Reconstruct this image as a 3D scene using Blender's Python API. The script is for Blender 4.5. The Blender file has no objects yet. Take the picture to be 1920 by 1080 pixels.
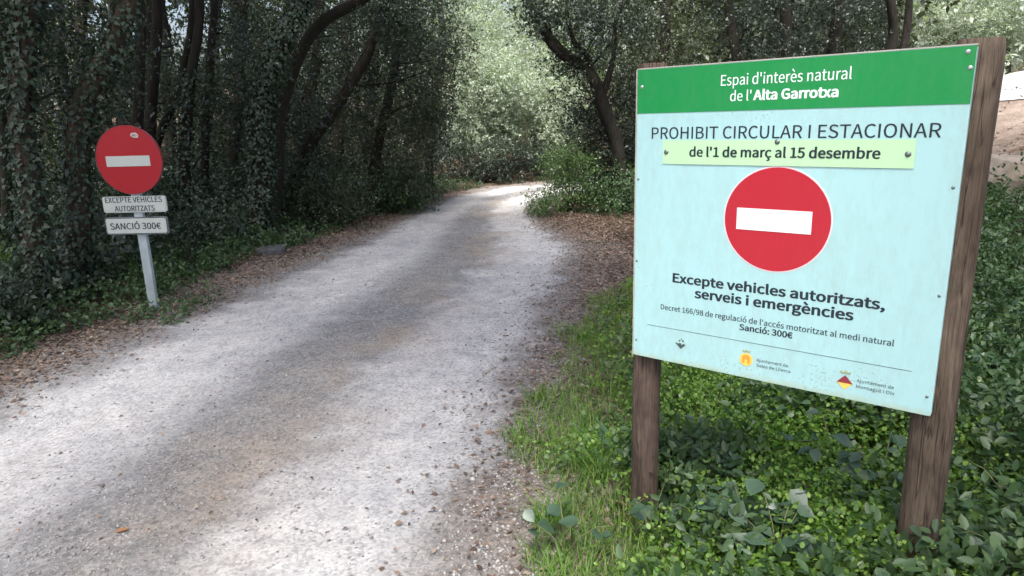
import bpy, math, random
import numpy as np
from mathutils import Matrix, Vector

rng = np.random.default_rng(11)
random.seed(11)
sc = bpy.context.scene
COL = sc.collection

# ------------------------------------------------------------------ camera
H = 1.6
FPX = 1286.2
RM = np.array([[0.99957289, -0.0292239, 0.0],
               [-0.00701554, -0.23995915, 0.97075764],
               [-0.02836933, -0.97034302, -0.24006168]])   # rows: world x, y, z in camera axes
cam_d = bpy.data.cameras.new('camera')
cam = bpy.data.objects.new('camera', cam_d)
COL.objects.link(cam)
M = Matrix.Identity(4)
for r in range(3):
    M[r][0] = RM[r][0]; M[r][1] = -RM[r][1]; M[r][2] = -RM[r][2]
M[2][3] = H
cam.matrix_world = M
cam_d.sensor_width = 36.0
cam_d.lens = 36.0 * FPX / 1920.0
cam_d.clip_start = 0.05
cam_d.clip_end = 2000.0
sc.camera = cam

# ------------------------------------------------------------------ sky, sun, exposure
SUN_EL, SUN_AZ = math.radians(63), math.radians(192)
world = bpy.data.worlds.new('World'); sc.world = world; world.use_nodes = True
wn = world.node_tree.nodes; wl = world.node_tree.links
sky = wn.new('ShaderNodeTexSky'); sky.sky_type = 'NISHITA'; sky.sun_disc = False
sky.sun_elevation = SUN_EL; sky.sun_rotation = SUN_AZ
sky.air_density = 1.0; sky.dust_density = 7.0; sky.ozone_density = 1.0
wl.new(sky.outputs[0], wn['Background'].inputs[0])
wn['Background'].inputs[1].default_value = 0.15
sun_d = bpy.data.lights.new('sun', 'SUN'); sun_d.energy = 3.0; sun_d.angle = math.radians(9)
sun_d.color = (1.0, 0.97, 0.92)
sun = bpy.data.objects.new('sun', sun_d); COL.objects.link(sun)
sd = Vector((math.sin(SUN_AZ) * math.cos(SUN_EL), math.cos(SUN_AZ) * math.cos(SUN_EL), math.sin(SUN_EL)))
sun.rotation_euler = sd.to_track_quat('Z', 'Y').to_euler()
vs = sc.view_settings
vs.view_transform = 'Standard'; vs.look = 'None'; vs.gamma = 1.0; vs.use_curve_mapping = False
vs.exposure = 1.36
sc.cycles.max_bounces = 7
sc.cycles.diffuse_bounces = 4
sc.cycles.transmission_bounces = 4

# ------------------------------------------------------------------ pixel helpers (photograph 1920 x 1080)
def ray(px, py):
    return RM @ np.array([px - 960.0, py - 540.0, FPX])
def at_y(px, py, y):
    r = ray(px, py); t = y / r[1]
    return np.array([r[0] * t, y, H + r[2] * t])

def sstep(a, b, x):
    t = np.clip((x - a) / (b - a), 0, 1); return t * t * (3 - 2 * t)

# ------------------------------------------------------------------ track centre line and terrain
CL = np.array([(-7.5, -16, 1.75), (-4.6, -7, 1.75), (-2.6, -2, 1.75), (-2.05, 0.5, 1.75), (-1.85, 2.2, 1.75), (-1.55, 4.4, 1.85), (-1.15, 6.5, 1.85),
               (-0.8, 8.6, 1.75), (-0.78, 10.2, 1.45), (-0.72, 11.6, 1.25), (-0.6, 13, 1.15), (-0.3, 14.3, 1.15), (0.35, 15.4, 1.2),
               (1.6, 16.3, 1.25), (3.6, 17.0, 1.3), (7, 18.2, 1.4), (12, 21, 1.5), (18, 26, 1.5)], float)
def catmull(P, n):
    out = []
    Q = np.vstack([2 * P[0] - P[1], P, 2 * P[-1] - P[-2]])
    for i in range(len(P) - 1):
        p0, p1, p2, p3 = Q[i:i + 4]
        for k in range(n):
            t = k / n
            out.append(0.5 * ((2 * p1) + (-p0 + p2) * t + (2 * p0 - 5 * p1 + 4 * p2 - p3) * t * t + (-p0 + 3 * p1 - 3 * p2 + p3) * t ** 3))
    out.append(P[-1])
    return np.array(out)
ROAD = catmull(CL, 14)
TAN = np.gradient(ROAD[:, :2], axis=0); TAN /= np.linalg.norm(TAN, axis=1)[:, None]
RGT = np.stack([TAN[:, 1], -TAN[:, 0]], 1)
def lateral(x, y):
    """signed offset from the centre line (right positive) and half width there"""
    x = np.atleast_1d(np.asarray(x, float)); y = np.atleast_1d(np.asarray(y, float))
    off = np.empty(x.shape); hw = np.empty(x.shape)
    xf, yf, of, hf = x.ravel(), y.ravel(), off.ravel(), hw.ravel()
    for s in range(0, len(xf), 20000):
        dx = xf[s:s + 20000, None] - ROAD[None, :, 0]; dy = yf[s:s + 20000, None] - ROAD[None, :, 1]
        d2 = dx * dx + dy * dy; k = d2.argmin(1); a = np.arange(len(k))
        o = dx[a, k] * RGT[k, 0] + dy[a, k] * RGT[k, 1]
        of[s:s + 20000] = np.sign(o) * np.sqrt(d2[a, k]); hf[s:s + 20000] = ROAD[k, 2]
    return of.reshape(x.shape), hf.reshape(x.shape)
def wob(x, y, f, s=0.0):
    return (np.sin(x * f + 1.3 * np.sin(y * f * 0.7 + s)) + np.sin(y * f * 1.17 + 2.1 + s + 1.1 * np.sin(x * f * 0.83))) * 0.5
def terrain(x, y):
    x = np.atleast_1d(np.asarray(x, float)); y = np.atleast_1d(np.asarray(y, float))
    o, hw = lateral(x, y)
    z = 0.012 * wob(x, y, 2.3) + 0.006 * wob(x, y, 7.1, 1.0)
    # shallow ruts and crown of the track
    u = o / hw
    z += 0.018 * np.exp(-(u / 0.22) ** 2) * (np.abs(u) < 1.2)
    nf = 1 - sstep(6.0, 9.0, y)
    r = o - hw
    z += (0.15 * sstep(0.65, 1.5, r) + 0.22 * sstep(1.5, 4.0, r)) * nf * (o > 0)
    q = x * 0.95 + y * 0.30
    bank = np.interp(q, [4.8, 6.0, 10.3, 14.4, 30, 80], [0, 0.30, 1.78, 2.45, 6.0, 18.0])
    z += bank * sstep(1.2, 4.5, o - hw)
    l = -(o + hw)
    z += (0.10 * sstep(0.2, 1.2, l) + 0.05 * np.clip(l - 1.2, 0, 40) + 0.10 * wob(x, y, 0.9) * sstep(0.5, 3, l)) * (o < 0)
    z += 0.07 * np.clip(y - 24, 0, 60)
    return z
def tz(x, y): return float(terrain([x], [y])[0])
def ground_at(px, py):
    r = ray(px, py); lo = 0.5
    t = 0.5 / np.linalg.norm(r)
    for _ in range(900):
        p = r * t + np.array([0, 0, H])
        if p[2] <= tz(p[0], p[1]): break
        t *= 1.008
    return p

# ------------------------------------------------------------------ object helpers
def mesh_np(name, V, faces_flat, counts, smooth=False):
    me = bpy.data.meshes.new(name)
    V = np.asarray(V, np.float32); F = np.asarray(faces_flat, np.int32); C = np.asarray(counts, np.int32)
    me.vertices.add(len(V)); me.vertices.foreach_set('co', V.ravel())
    me.loops.add(len(F)); me.loops.foreach_set('vertex_index', F)
    me.polygons.add(len(C))
    st = np.concatenate([[0], np.cumsum(C)[:-1]]).astype(np.int32)
    me.polygons.foreach_set('loop_start', st)
    if smooth: me.polygons.foreach_set('use_smooth', np.ones(len(C), bool))
    me.update(calc_edges=True); me.validate()
    return me
def mesh_py(name, V, F, smooth=False):
    me = bpy.data.meshes.new(name); me.from_pydata([tuple(map(float, v)) for v in V], [], F)
    if smooth: me.polygons.foreach_set('use_smooth', np.ones(len(F), bool))
    me.update(); return me
def obj(name, me, mat=None, parent=None):
    o = bpy.data.objects.new(name, me); COL.objects.link(o)
    if mat is not None and me is not None and len(me.materials) == 0: me.materials.append(mat)
    if parent is not None: o.parent = parent
    return o
def empty(name, loc):
    o = bpy.data.objects.new(name, None); COL.objects.link(o); o.location = [float(v) for v in loc]; o.empty_display_size = 0.1
    return o
def tag(o, label=None, cat=None, group=None, kind=None):
    if label: o['label'] = label
    if cat: o['category'] = cat
    if group: o['group'] = group
    if kind: o['kind'] = kind
    return o

def tube(path, rad, sides=8, noise=0.0, seed=0, cap=True):
    """verts, faces of a tapered tube along path"""
    P = np.asarray(path, float); n = len(P)
    T = np.gradient(P, axis=0); T /= np.linalg.norm(T, axis=1)[:, None] + 1e-9
    ref = np.array([0.3, 0.9, 0.1]); V = []
    for i in range(n):
        a = np.cross(T[i], ref); a /= np.linalg.norm(a) + 1e-9; b = np.cross(T[i], a)
        for k in range(sides):
            th = 2 * math.pi * k / sides
            rr = rad[i] * (1 + noise * (math.sin(3 * th + seed + 2.0 * P[i][2]) * 0.6 + math.sin(2 * th + seed * 2 + 5 * P[i][2]) * 0.4))
            V.append(P[i] + (a * math.cos(th) + b * math.sin(th)) * rr)
    F = []
    for i in range(n - 1):
        for k in range(sides):
            k2 = (k + 1) % sides
            F.append((i * sides + k, i * sides + k2, (i + 1) * sides + k2, (i + 1) * sides + k))
    if cap:
        F.append(tuple(range(sides))[::-1]); F.append(tuple((n - 1) * sides + k for k in range(sides)))
    return V, F
def bevel_box(w, d, h, bev=0.005, taper=0.0):
    """box centred in x,y, from z=0 to h, with bevelled edges (w along x, d along y)"""
    import bmesh
    bm = bmesh.new()
    bmesh.ops.create_cube(bm, size=1.0)
    for v in bm.verts: v.co = Vector((v.co.x * w, v.co.y * d, (v.co.z + 0.5) * h))
    if bev > 0: bmesh.ops.bevel(bm, geom=bm.edges[:], offset=bev, segments=2, affect='EDGES', profile=0.6)
    me = bpy.data.meshes.new('box'); bm.to_mesh(me); bm.free(); return me

# leaf templates: along, side, lift
KITE = (np.array([(0, 0, 0), (.42, .5, .10), (1, 0, 0), (.42, -.5, .10)], float), [(0, 1, 2, 3)])
OVAL = (np.array([(0, 0, 0), (.28, .46, .10), (.66, .42, .10), (1, 0, -.05), (.66, -.42, .10), (.28, -.46, .10)], float), [(0, 1, 2, 3), (0, 3, 4, 5)])
IVY = (np.array([(0, 0, 0), (-.08, .48, .06), (.42, .34, .04), (1, 0, -.08), (.42, -.34, .04), (-.08, -.48, .06)], float), [(0, 1, 2, 3), (0, 3, 4, 5)])
def unit(a): return a / (np.linalg.norm(a, axis=-1, keepdims=True) + 1e-9)
def leaves(P, D, N, L, W, tpl):
    D = unit(D); N = unit(N - D * (N * D).sum(1, keepdims=True)); S = np.cross(D, N)
    t, f = tpl; m = len(t)
    V = (P[:, None, :] + D[:, None, :] * (t[None, :, 0, None] * L[:, None, None]) + S[:, None, :] * (t[None, :, 1, None] * W[:, None, None])
         + N[:, None, :] * (t[None, :, 2, None] * W[:, None, None])).reshape(-1, 3)
    base = np.array(f).reshape(1, -1) + (np.arange(len(P)) * m)[:, None]
    return V, base.ravel(), np.full(len(P) * len(f), len(f[0]))
def merge(parts):
    Vs, Fs, Cs, o = [], [], [], 0
    for V, F, C in parts:
        Vs.append(V); Fs.append(np.asarray(F) + o); Cs.append(C); o += len(V)
    return np.vstack(Vs), np.concatenate(Fs), np.concatenate(Cs)
def sprays(C, R, twigs, per, size, tpl=KITE, droop=0.15, tw=0.30, flat=0.8, asp=0.5):
    """leafy twigs spread through clumps at C with radii R"""
    C = np.asarray(C, float); R = np.asarray(R, float)
    n = len(C) * twigs
    c = np.repeat(C, twigs, 0); r = np.repeat(R, twigs)[:, None]
    d = unit(rng.normal(size=(n, 3))); rad = rng.random((n, 1)) ** 0.45
    b = c + d * rad * r * np.array([1, 1, 0.8])
    td = unit(d * 0.7 + rng.normal(size=(n, 3)) * 0.55 + np.array([0, 0, -droop]))
    tl = tw * (0.6 + 0.8 * rng.random((n, 1)))
    t = np.tile(np.linspace(0.05, 1, per), n)[:, None]
    bb = np.repeat(b, per, 0); tdd = np.repeat(td, per, 0); tll = np.repeat(tl, per, 0)
    P = bb + tdd * tll * t + rng.normal(size=bb.shape) * 0.012
    D = unit(tdd * 0.5 + rng.normal(size=P.shape) * 0.75)
    N = np.array([0, 0, flat]) + rng.normal(size=P.shape) * 0.55 + np.repeat(d, per, 0) * 0.25
    L = size * (0.6 + 0.7 * rng.random(len(P)))
    return leaves(P, D, N, L, L * asp, tpl)

# ------------------------------------------------------------------ materials
def new_mat(name):
    m = bpy.data.materials.new(name); m.use_nodes = True
    nt = m.node_tree; nt.nodes.clear()
    out = nt.nodes.new('ShaderNodeOutputMaterial')
    return m, nt, out
def N_(nt, kind, **kw):
    n = nt.nodes.new(kind)
    for k, v in kw.items(): setattr(n, k, v)
    return n
def ramp(nt, stops, fac=None):
    r = nt.nodes.new('ShaderNodeValToRGB'); e = r.color_ramp.elements
    while len(e) < len(stops): e.new(0.5)
    for i, (p, c) in enumerate(stops):
        e[i].position = p; e[i].color = (*c, 1) if len(c) == 3 else c
    if fac is not None: nt.links.new(fac, r.inputs[0])
    return r
def noise(nt, scale, detail=4, rough=0.55, vec=None, dist=0.0):
    n = nt.nodes.new('ShaderNodeTexNoise'); n.inputs['Scale'].default_value = scale; n.inputs['Detail'].default_value = detail
    n.inputs['Roughness'].default_value = rough; n.inputs['Distortion'].default_value = dist
    if vec is not None: nt.links.new(vec, n.inputs['Vector'])
    return n
def mixc(nt, fac, a, b, blend='MIX'):
    m = nt.nodes.new('ShaderNodeMix'); m.data_type = 'RGBA'; m.blend_type = blend
    for s, v in ((m.inputs[0], fac), (m.inputs[6], a), (m.inputs[7], b)):
        if hasattr(v, 'is_linked') or hasattr(v, 'links'): nt.links.new(v, s)
        elif isinstance(v, (int, float)): s.default_value = v
        else: s.default_value = (*v, 1)
    return m.outputs[2]
def leaf_mat(name, cols, gloss=0.10, rough=0.45, trans=0.30, spec_col=(0.9, 0.95, 1.0)):
    m, nt, out = new_mat(name)
    geo = N_(nt, 'ShaderNodeNewGeometry')
    r = ramp(nt, [(i / (len(cols) - 1), c) for i, c in enumerate(cols)], geo.outputs['Random Per Island'])
    tc = N_(nt, 'ShaderNodeTexCoord'); nz = noise(nt, 0.9, 2, vec=tc.outputs['Object'])
    v = N_(nt, 'ShaderNodeMapRange'); v.inputs[1].default_value = .3; v.inputs[2].default_value = .7; v.inputs[3].default_value = .75; v.inputs[4].default_value = 1.25
    nt.links.new(nz.outputs['Fac'], v.inputs[0])
    hsv = N_(nt, 'ShaderNodeHueSaturation'); nt.links.new(r.outputs[0], hsv.inputs['Color']); nt.links.new(v.outputs[0], hsv.inputs['Value'])
    df = N_(nt, 'ShaderNodeBsdfDiffuse'); tr = N_(nt, 'ShaderNodeBsdfTranslucent'); gl = N_(nt, 'ShaderNodeBsdfGlossy')
    nt.links.new(hsv.outputs[0], df.inputs[0])
    tcol = mixc(nt, 1.0, hsv.outputs[0], (1.15, 1.25, 0.6), 'MULTIPLY'); nt.links.new(tcol, tr.inputs[0])
    gl.inputs['Roughness'].default_value = rough; gl.inputs[0].default_value = (*spec_col, 1)
    m1 = N_(nt, 'ShaderNodeMixShader'); m1.inputs[0].default_value = trans; nt.links.new(df.outputs[0], m1.inputs[1]); nt.links.new(tr.outputs[0], m1.inputs[2])
    lw = N_(nt, 'ShaderNodeLayerWeight'); lw.inputs[0].default_value = 0.25
    ml = N_(nt, 'ShaderNodeMath', operation='MULTIPLY_ADD'); nt.links.new(lw.outputs['Fresnel'], ml.inputs[0]); ml.inputs[1].default_value = gloss * 1.2; ml.inputs[2].default_value = gloss * 0.5
    m2 = N_(nt, 'ShaderNodeMixShader'); nt.links.new(ml.outputs[0], m2.inputs[0]); nt.links.new(m1.outputs[0], m2.inputs[1]); nt.links.new(gl.outputs[0], m2.inputs[2])
    nt.links.new(m2.outputs[0], out.inputs[0])
    return m
def plain(name, col, rough=0.6, metal=0.0, var=0.0, vscale=6.0, bump=0.0, bscale=80, spec=0.4):
    m, nt, out = new_mat(name)
    b = N_(nt, 'ShaderNodeBsdfPrincipled'); b.inputs['Roughness'].default_value = rough; b.inputs['Metallic'].default_value = metal
    b.inputs['Specular IOR Level'].default_value = spec
    tc = N_(nt, 'ShaderNodeTexCoord')
    if var > 0:
        n = noise(nt, vscale, 5, vec=tc.outputs['Object'])
        lo = tuple(c * (1 - var) for c in col); hi = tuple(min(1, c * (1 + var)) for c in col)
        r = ramp(nt, [(0.3, lo), (0.7, hi)], n.outputs['Fac']); nt.links.new(r.outputs[0], b.inputs['Base Color'])
    else: b.inputs['Base Color'].default_value = (*col, 1)
    if bump > 0:
        n2 = noise(nt, bscale, 4, vec=tc.outputs['Object']); bp = N_(nt, 'ShaderNodeBump'); bp.inputs['Strength'].default_value = bump; bp.inputs['Distance'].default_value = 0.01
        nt.links.new(n2.outputs['Fac'], bp.inputs['Height']); nt.links.new(bp.outputs[0], b.inputs['Normal'])
    nt.links.new(b.outputs[0], out.inputs[0])
    return m

def bark_mat(name, dark, light, green=None, scale=9):
    m, nt, out = new_mat(name)
    b = N_(nt, 'ShaderNodeBsdfPrincipled'); b.inputs['Roughness'].default_value = 0.9; b.inputs['Specular IOR Level'].default_value = 0.2
    tc = N_(nt, 'ShaderNodeTexCoord'); mp = N_(nt, 'ShaderNodeMapping'); mp.inputs['Scale'].default_value = (1, 1, 0.28)
    nt.links.new(tc.outputs['Object'], mp.inputs[0])
    n = noise(nt, scale * 2.2, 6, 0.65, mp.outputs[0], 0.6)
    r = ramp(nt, [(0.32, dark), (0.68, light)], n.outputs['Fac'])
    c = r.outputs[0]
    if green is not None:
        n3 = noise(nt, 2.5, 3, vec=tc.outputs['Object']); rr = ramp(nt, [(0.48, (0, 0, 0)), (0.66, (1, 1, 1))], n3.outputs['Fac'])
        c = mixc(nt, rr.outputs[0], c, green)
    nt.links.new(c, b.inputs['Base Color'])
    bp = N_(nt, 'ShaderNodeBump'); bp.inputs['Strength'].default_value = 0.9; bp.inputs['Distance'].default_value = 0.02
    nt.links.new(n.outputs['Fac'], bp.inputs['Height']); nt.links.new(bp.outputs[0], b.inputs['Normal'])
    nt.links.new(b.outputs[0], out.inputs[0])
    return m

MAT = {}
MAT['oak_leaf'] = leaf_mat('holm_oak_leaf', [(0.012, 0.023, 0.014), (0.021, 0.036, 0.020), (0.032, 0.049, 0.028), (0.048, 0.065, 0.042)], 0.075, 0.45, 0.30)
MAT['oak_leaf_olive'] = leaf_mat('olive_oak_leaf', [(0.030, 0.044, 0.020), (0.050, 0.068, 0.030), (0.074, 0.086, 0.042)], 0.08, 0.48, 0.36)
MAT['lit_pale_leaf'] = leaf_mat('lit_grey_green_leaf', [(0.25, 0.31, 0.25), (0.31, 0.375, 0.31), (0.37, 0.43, 0.38), (0.28, 0.34, 0.275)], 0.08, 0.5, 0.40)  # leaf colour lightened to carry the sunlit, hazy look of the far trees
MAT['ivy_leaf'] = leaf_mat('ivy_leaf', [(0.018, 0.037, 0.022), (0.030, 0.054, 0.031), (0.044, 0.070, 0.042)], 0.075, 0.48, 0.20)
MAT['fresh_leaf'] = leaf_mat('fresh_green_leaf', [(0.06, 0.12, 0.03), (0.09, 0.17, 0.04), (0.13, 0.21, 0.05)], 0.10, 0.45, 0.38)
MAT['cover_leaf'] = leaf_mat('ground_cover_leaf', [(0.07, 0.16, 0.025), (0.13, 0.26, 0.035), (0.19, 0.34, 0.05), (0.26, 0.40, 0.08)], 0.06, 0.5, 0.42)
MAT['bramble_leaf'] = leaf_mat('bramble_leaf', [(0.035, 0.075, 0.035), (0.05, 0.10, 0.05), (0.07, 0.12, 0.07)], 0.11, 0.45, 0.22)
MAT['grass'] = leaf_mat('grass_blade', [(0.055, 0.14, 0.020), (0.10, 0.23, 0.03), (0.18, 0.32, 0.055), (0.24, 0.26, 0.11)], 0.04, 0.5, 0.35)
MAT['verge_leaf'] = leaf_mat('verge_plant_leaf', [(0.034, 0.078, 0.028), (0.056, 0.112, 0.038), (0.084, 0.142, 0.052)], 0.07, 0.5, 0.32)
MAT['litter'] = leaf_mat('dead_leaf', [(0.07, 0.045, 0.032), (0.13, 0.085, 0.06), (0.22, 0.15, 0.11), (0.30, 0.24, 0.19), (0.10, 0.06, 0.05)], 0.06, 0.6, 0.12)
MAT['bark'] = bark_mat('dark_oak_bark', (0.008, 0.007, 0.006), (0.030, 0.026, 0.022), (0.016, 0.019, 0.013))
MAT['bark_brown'] = bark_mat('brown_bark', (0.020, 0.016, 0.013), (0.075, 0.060, 0.047), (0.03, 0.034, 0.023))
MAT['bark_far'] = bark_mat('grey_bark', (0.035, 0.032, 0.028), (0.12, 0.11, 0.095))
MAT['stem'] = plain('plant_stem', (0.10, 0.12, 0.05), 0.7, var=0.3)

def ground_mat():
    m, nt, out = new_mat('woodland_soil')
    b = N_(nt, 'ShaderNodeBsdfPrincipled'); b.inputs['Roughness'].default_value = 0.95; b.inputs['Specular IOR Level'].default_value = 0.15
    tc = N_(nt, 'ShaderNodeTexCoord'); o = tc.outputs['Object']
    n1 = noise(nt, 0.7, 5, 0.6, o); n2 = noise(nt, 22, 6, 0.7, o); n3 = noise(nt, 90, 3, 0.6, o)
    c1 = ramp(nt, [(0.35, (0.055, 0.040, 0.030)), (0.65, (0.13, 0.098, 0.072))], n1.outputs['Fac'])
    c2 = ramp(nt, [(0.35, (0.55, 0.50, 0.46)), (0.5, (1, 1, 1)), (0.68, (1.7, 1.6, 1.5))], n2.outputs['Fac'])
    c = mixc(nt, 1.0, c1.outputs[0], c2.outputs[0], 'MULTIPLY')
    nt.links.new(c, b.inputs['Base Color'])
    ad = N_(nt, 'ShaderNodeMath', operation='ADD'); nt.links.new(n2.outputs['Fac'], ad.inputs[0]); nt.links.new(n3.outputs['Fac'], ad.inputs[1])
    bp = N_(nt, 'ShaderNodeBump'); bp.inputs['Strength'].default_value = 0.8; bp.inputs['Distance'].default_value = 0.02
    nt.links.new(ad.outputs[0], bp.inputs['Height']); nt.links.new(bp.outputs[0], b.inputs['Normal'])
    nt.links.new(b.outputs[0], out.inputs[0]); return m
def track_mat(name, lateral_attr=True):
    m, nt, out = new_mat(name)
    b = N_(nt, 'ShaderNodeBsdfPrincipled'); b.inputs['Roughness'].default_value = 0.9; b.inputs['Specular IOR Level'].default_value = 0.25
    tc = N_(nt, 'ShaderNodeTexCoord'); o = tc.outputs['Object']
    n1 = noise(nt, 0.8, 5, 0.6, o); n2 = noise(nt, 34, 6, 0.75, o); n3 = noise(nt, 2.6, 5, 0.65, o, 0.4); vor = N_(nt, 'ShaderNodeTexVoronoi')
    vor.inputs['Scale'].default_value = 55; nt.links.new(o, vor.inputs['Vector'])
    dust = ramp(nt, [(0.3, (0.37, 0.375, 0.385)), (0.5, (0.44, 0.44, 0.443)), (0.7, (0.50, 0.49, 0.48))], n3.outputs['Fac'])
    grit = ramp(nt, [(0.25, (0.12, 0.124, 0.13)), (0.5, (0.21, 0.213, 0.218)), (0.75, (0.36, 0.355, 0.35))], n2.outputs['Fac'])
    if lateral_attr:
        at = N_(nt, 'ShaderNodeAttribute'); at.attribute_name = 'lat'
        wv = N_(nt, 'ShaderNodeMath', operation='MULTIPLY_ADD'); nt.links.new(n3.outputs['Fac'], wv.inputs[0]); wv.inputs[1].default_value = 0.20; nt.links.new(at.outputs['Fac'], wv.inputs[2])
        # lat 0..1 across the track (plus ~.08 from the noise); tyre lanes are compacted pale dust, the middle and the sides loose grit
        g = ramp(nt, [(0.08, (1, 1, 1)), (0.22, (.12,) * 3), (0.40, (.08,) * 3), (0.54, (.92,) * 3), (0.64, (.75,) * 3), (0.72, (.06,) * 3), (0.88, (.08,) * 3), (1.0, (1, 1, 1))], wv.outputs[0])
        g2 = N_(nt, 'ShaderNodeMath', operation='MULTIPLY_ADD'); nt.links.new(n2.outputs['Fac'], g2.inputs[0]); g2.inputs[1].default_value = 0.5; nt.links.new(g.outputs[0], g2.inputs[2])
        gg = ramp(nt, [(0.28, (0, 0, 0)), (1.1, (1, 1, 1))], g2.outputs[0])
        c = mixc(nt, gg.outputs[0], dust.outputs[0], grit.outputs[0])
        # ochre earth showing in the middle towards the right lane
        oc = ramp(nt, [(0.50, (0, 0, 0)), (0.64, (.7,) * 3), (0.72, (.4,) * 3), (0.82, (0, 0, 0))], wv.outputs[0])
        om = ramp(nt, [(0.42, (0, 0, 0)), (0.60, (1, 1, 1))], n1.outputs['Fac'])
        of = N_(nt, 'ShaderNodeMath', operation='MULTIPLY'); nt.links.new(oc.outputs[0], of.inputs[0]); nt.links.new(om.outputs[0], of.inputs[1])
        c = mixc(nt, of.outputs[0], c, (0.33, 0.28, 0.225))
        # brown earth at both edges
        ed = ramp(nt, [(0.03, (1, 1, 1)), (0.17, (0, 0, 0)), (0.90, (0, 0, 0)), (1.02, (1, 1, 1))], wv.outputs[0])
        br = ramp(nt, [(0.35, (0.10, 0.085, 0.075)), (0.65, (0.25, 0.22, 0.20))], n2.outputs['Fac'])
        c = mixc(nt, ed.outputs[0], c, br.outputs[0])
    else:
        c = mixc(nt, 0.25, dust.outputs[0], grit.outputs[0])
    # chips of stone pressed into the surface, each its own grey
    vc = N_(nt, 'ShaderNodeTexVoronoi'); vc.inputs['Scale'].default_value = 75; nt.links.new(o, vc.inputs['Vector'])
    bw = N_(nt, 'ShaderNodeRGBToBW'); nt.links.new(vc.outputs['Color'], bw.inputs[0])
    cr_ = ramp(nt, [(0.15, (0.74,) * 3), (0.5, (1.0,) * 3), (0.85, (1.14,) * 3)], bw.outputs[0])
    big = noise(nt, 7, 6, 0.7, o); cb = ramp(nt, [(0.32, (0.80, 0.80, 0.81)), (0.68, (1.12, 1.12, 1.11))], big.outputs['Fac'])
    c = mixc(nt, 1.0, c, cr_.outputs[0], 'MULTIPLY'); c = mixc(nt, 1.0, c, cb.outputs[0], 'MULTIPLY')
    nt.links.new(c, b.inputs['Base Color'])
    ad = N_(nt, 'ShaderNodeMath', operation='MULTIPLY_ADD'); nt.links.new(vor.outputs['Distance'], ad.inputs[0]); ad.inputs[1].default_value = -0.5; nt.links.new(n2.outputs['Fac'], ad.inputs[2])
    bp = N_(nt, 'ShaderNodeBump'); bp.inputs['Strength'].default_value = 0.55; bp.inputs['Distance'].default_value = 0.012
    nt.links.new(ad.outputs[0], bp.inputs['Height']); nt.links.new(bp.outputs[0], b.inputs['Normal'])
    nt.links.new(b.outputs[0], out.inputs[0]); return m
MAT['soil'] = ground_mat(); MAT['track'] = track_mat('gravel_track'); MAT['terrace'] = track_mat('pale_gravel', False)

# ------------------------------------------------------------------ ground, track, terrace
def axis(fine0, fine1, step, far, grow=1.22):
    a = list(np.arange(fine0, fine1 + 1e-6, step)); s = step
    while a[-1] < far: s *= grow; a.append(a[-1] + s)
    s = step
    while a[0] > -far: s *= grow; a.insert(0, a[0] - s)
    return np.array(a)
gx = axis(-9, 12, 0.14, 320); gy = axis(-1, 21, 0.16, 320)
GX, GY = np.meshgrid(gx, gy)
GZ = terrain(GX.ravel(), GY.ravel()).reshape(GX.shape)
oo, hh = lateral(GX, GY)
GZ = GZ - 0.03 * (1 - sstep(1.1, 1.36, np.abs(oo) / hh))           # the track sheet lies in a shallow bed
nx, ny = len(gx), len(gy)
idx = np.arange(nx * ny).reshape(ny, nx)
Q = np.stack([idx[:-1, :-1], idx[:-1, 1:], idx[1:, 1:], idx[1:, :-1]], -1).reshape(-1, 4)
tag(obj('ground', mesh_np('ground', np.stack([GX.ravel(), GY.ravel(), GZ.ravel()], 1), Q.ravel(), np.full(len(Q), 4), True), MAT['soil']), kind='structure')

nl = 57
RD = catmull(CL, 40); rt = np.gradient(RD[:, :2], axis=0); rt /= np.linalg.norm(rt, axis=1)[:, None]; rr_ = np.stack([rt[:, 1], -rt[:, 0]], 1)
lat = np.linspace(-1.3, 1.3, nl)
edge = 1 + 0.03 * np.sin(np.arange(len(RD)) * 0.21) + 0.02 * np.sin(np.arange(len(RD)) * 0.53 + 1)
XY = RD[:, None, :2] + rr_[:, None, :] * (lat[None, :, None] * (RD[:, 2] * edge)[:, None, None])
TZ = terrain(XY[..., 0].ravel(), XY[..., 1].ravel()) + 0.010 - 0.030 * (np.abs(np.tile(lat, len(RD))) > 1.27)
TZ += rng.normal(size=TZ.shape) * 0.0025
ti = np.arange(len(RD) * nl).reshape(len(RD), nl)
Q = np.stack([ti[:-1, :-1], ti[:-1, 1:], ti[1:, 1:], ti[1:, :-1]], -1).reshape(-1, 4)
me = mesh_np('track', np.stack([XY[..., 0].ravel(), XY[..., 1].ravel(), TZ], 1), Q.ravel(), np.full(len(Q), 4), True)
a_ = me.attributes.new('lat', 'FLOAT', 'POINT'); a_.data.foreach_set('value', np.tile((lat + 1) / 2 - 0.09, len(RD)).astype(np.float32))
tag(obj('gravel_track', me, MAT['track']), kind='structure')

# sunlit pale gravel shelf on the bank to the right
V = []; nA, nB = 40, 14
for i in range(nA):
    s = -8 + 24 * i / (nA - 1)                                # along the contour of q
    for j in range(nB):
        q = 9.9 + 4.5 * j / (nB - 1) + 0.15 * math.sin(s * 1.3)
        x = q * 0.957 - s * 0.302 ; y = q * 0.302 + s * 0.957
        V.append((x, y, 0.0))
V = np.array(V); V[:, 2] = terrain(V[:, 0], V[:, 1]) + 0.03
F = [(i * nB + j, i * nB + j + 1, (i + 1) * nB + j + 1, (i + 1) * nB + j) for i in range(nA - 1) for j in range(nB - 1)]
tag(obj('gravel_terrace', mesh_py('gravel_terrace', V, F, True), MAT['terrace']), kind='structure')
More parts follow.
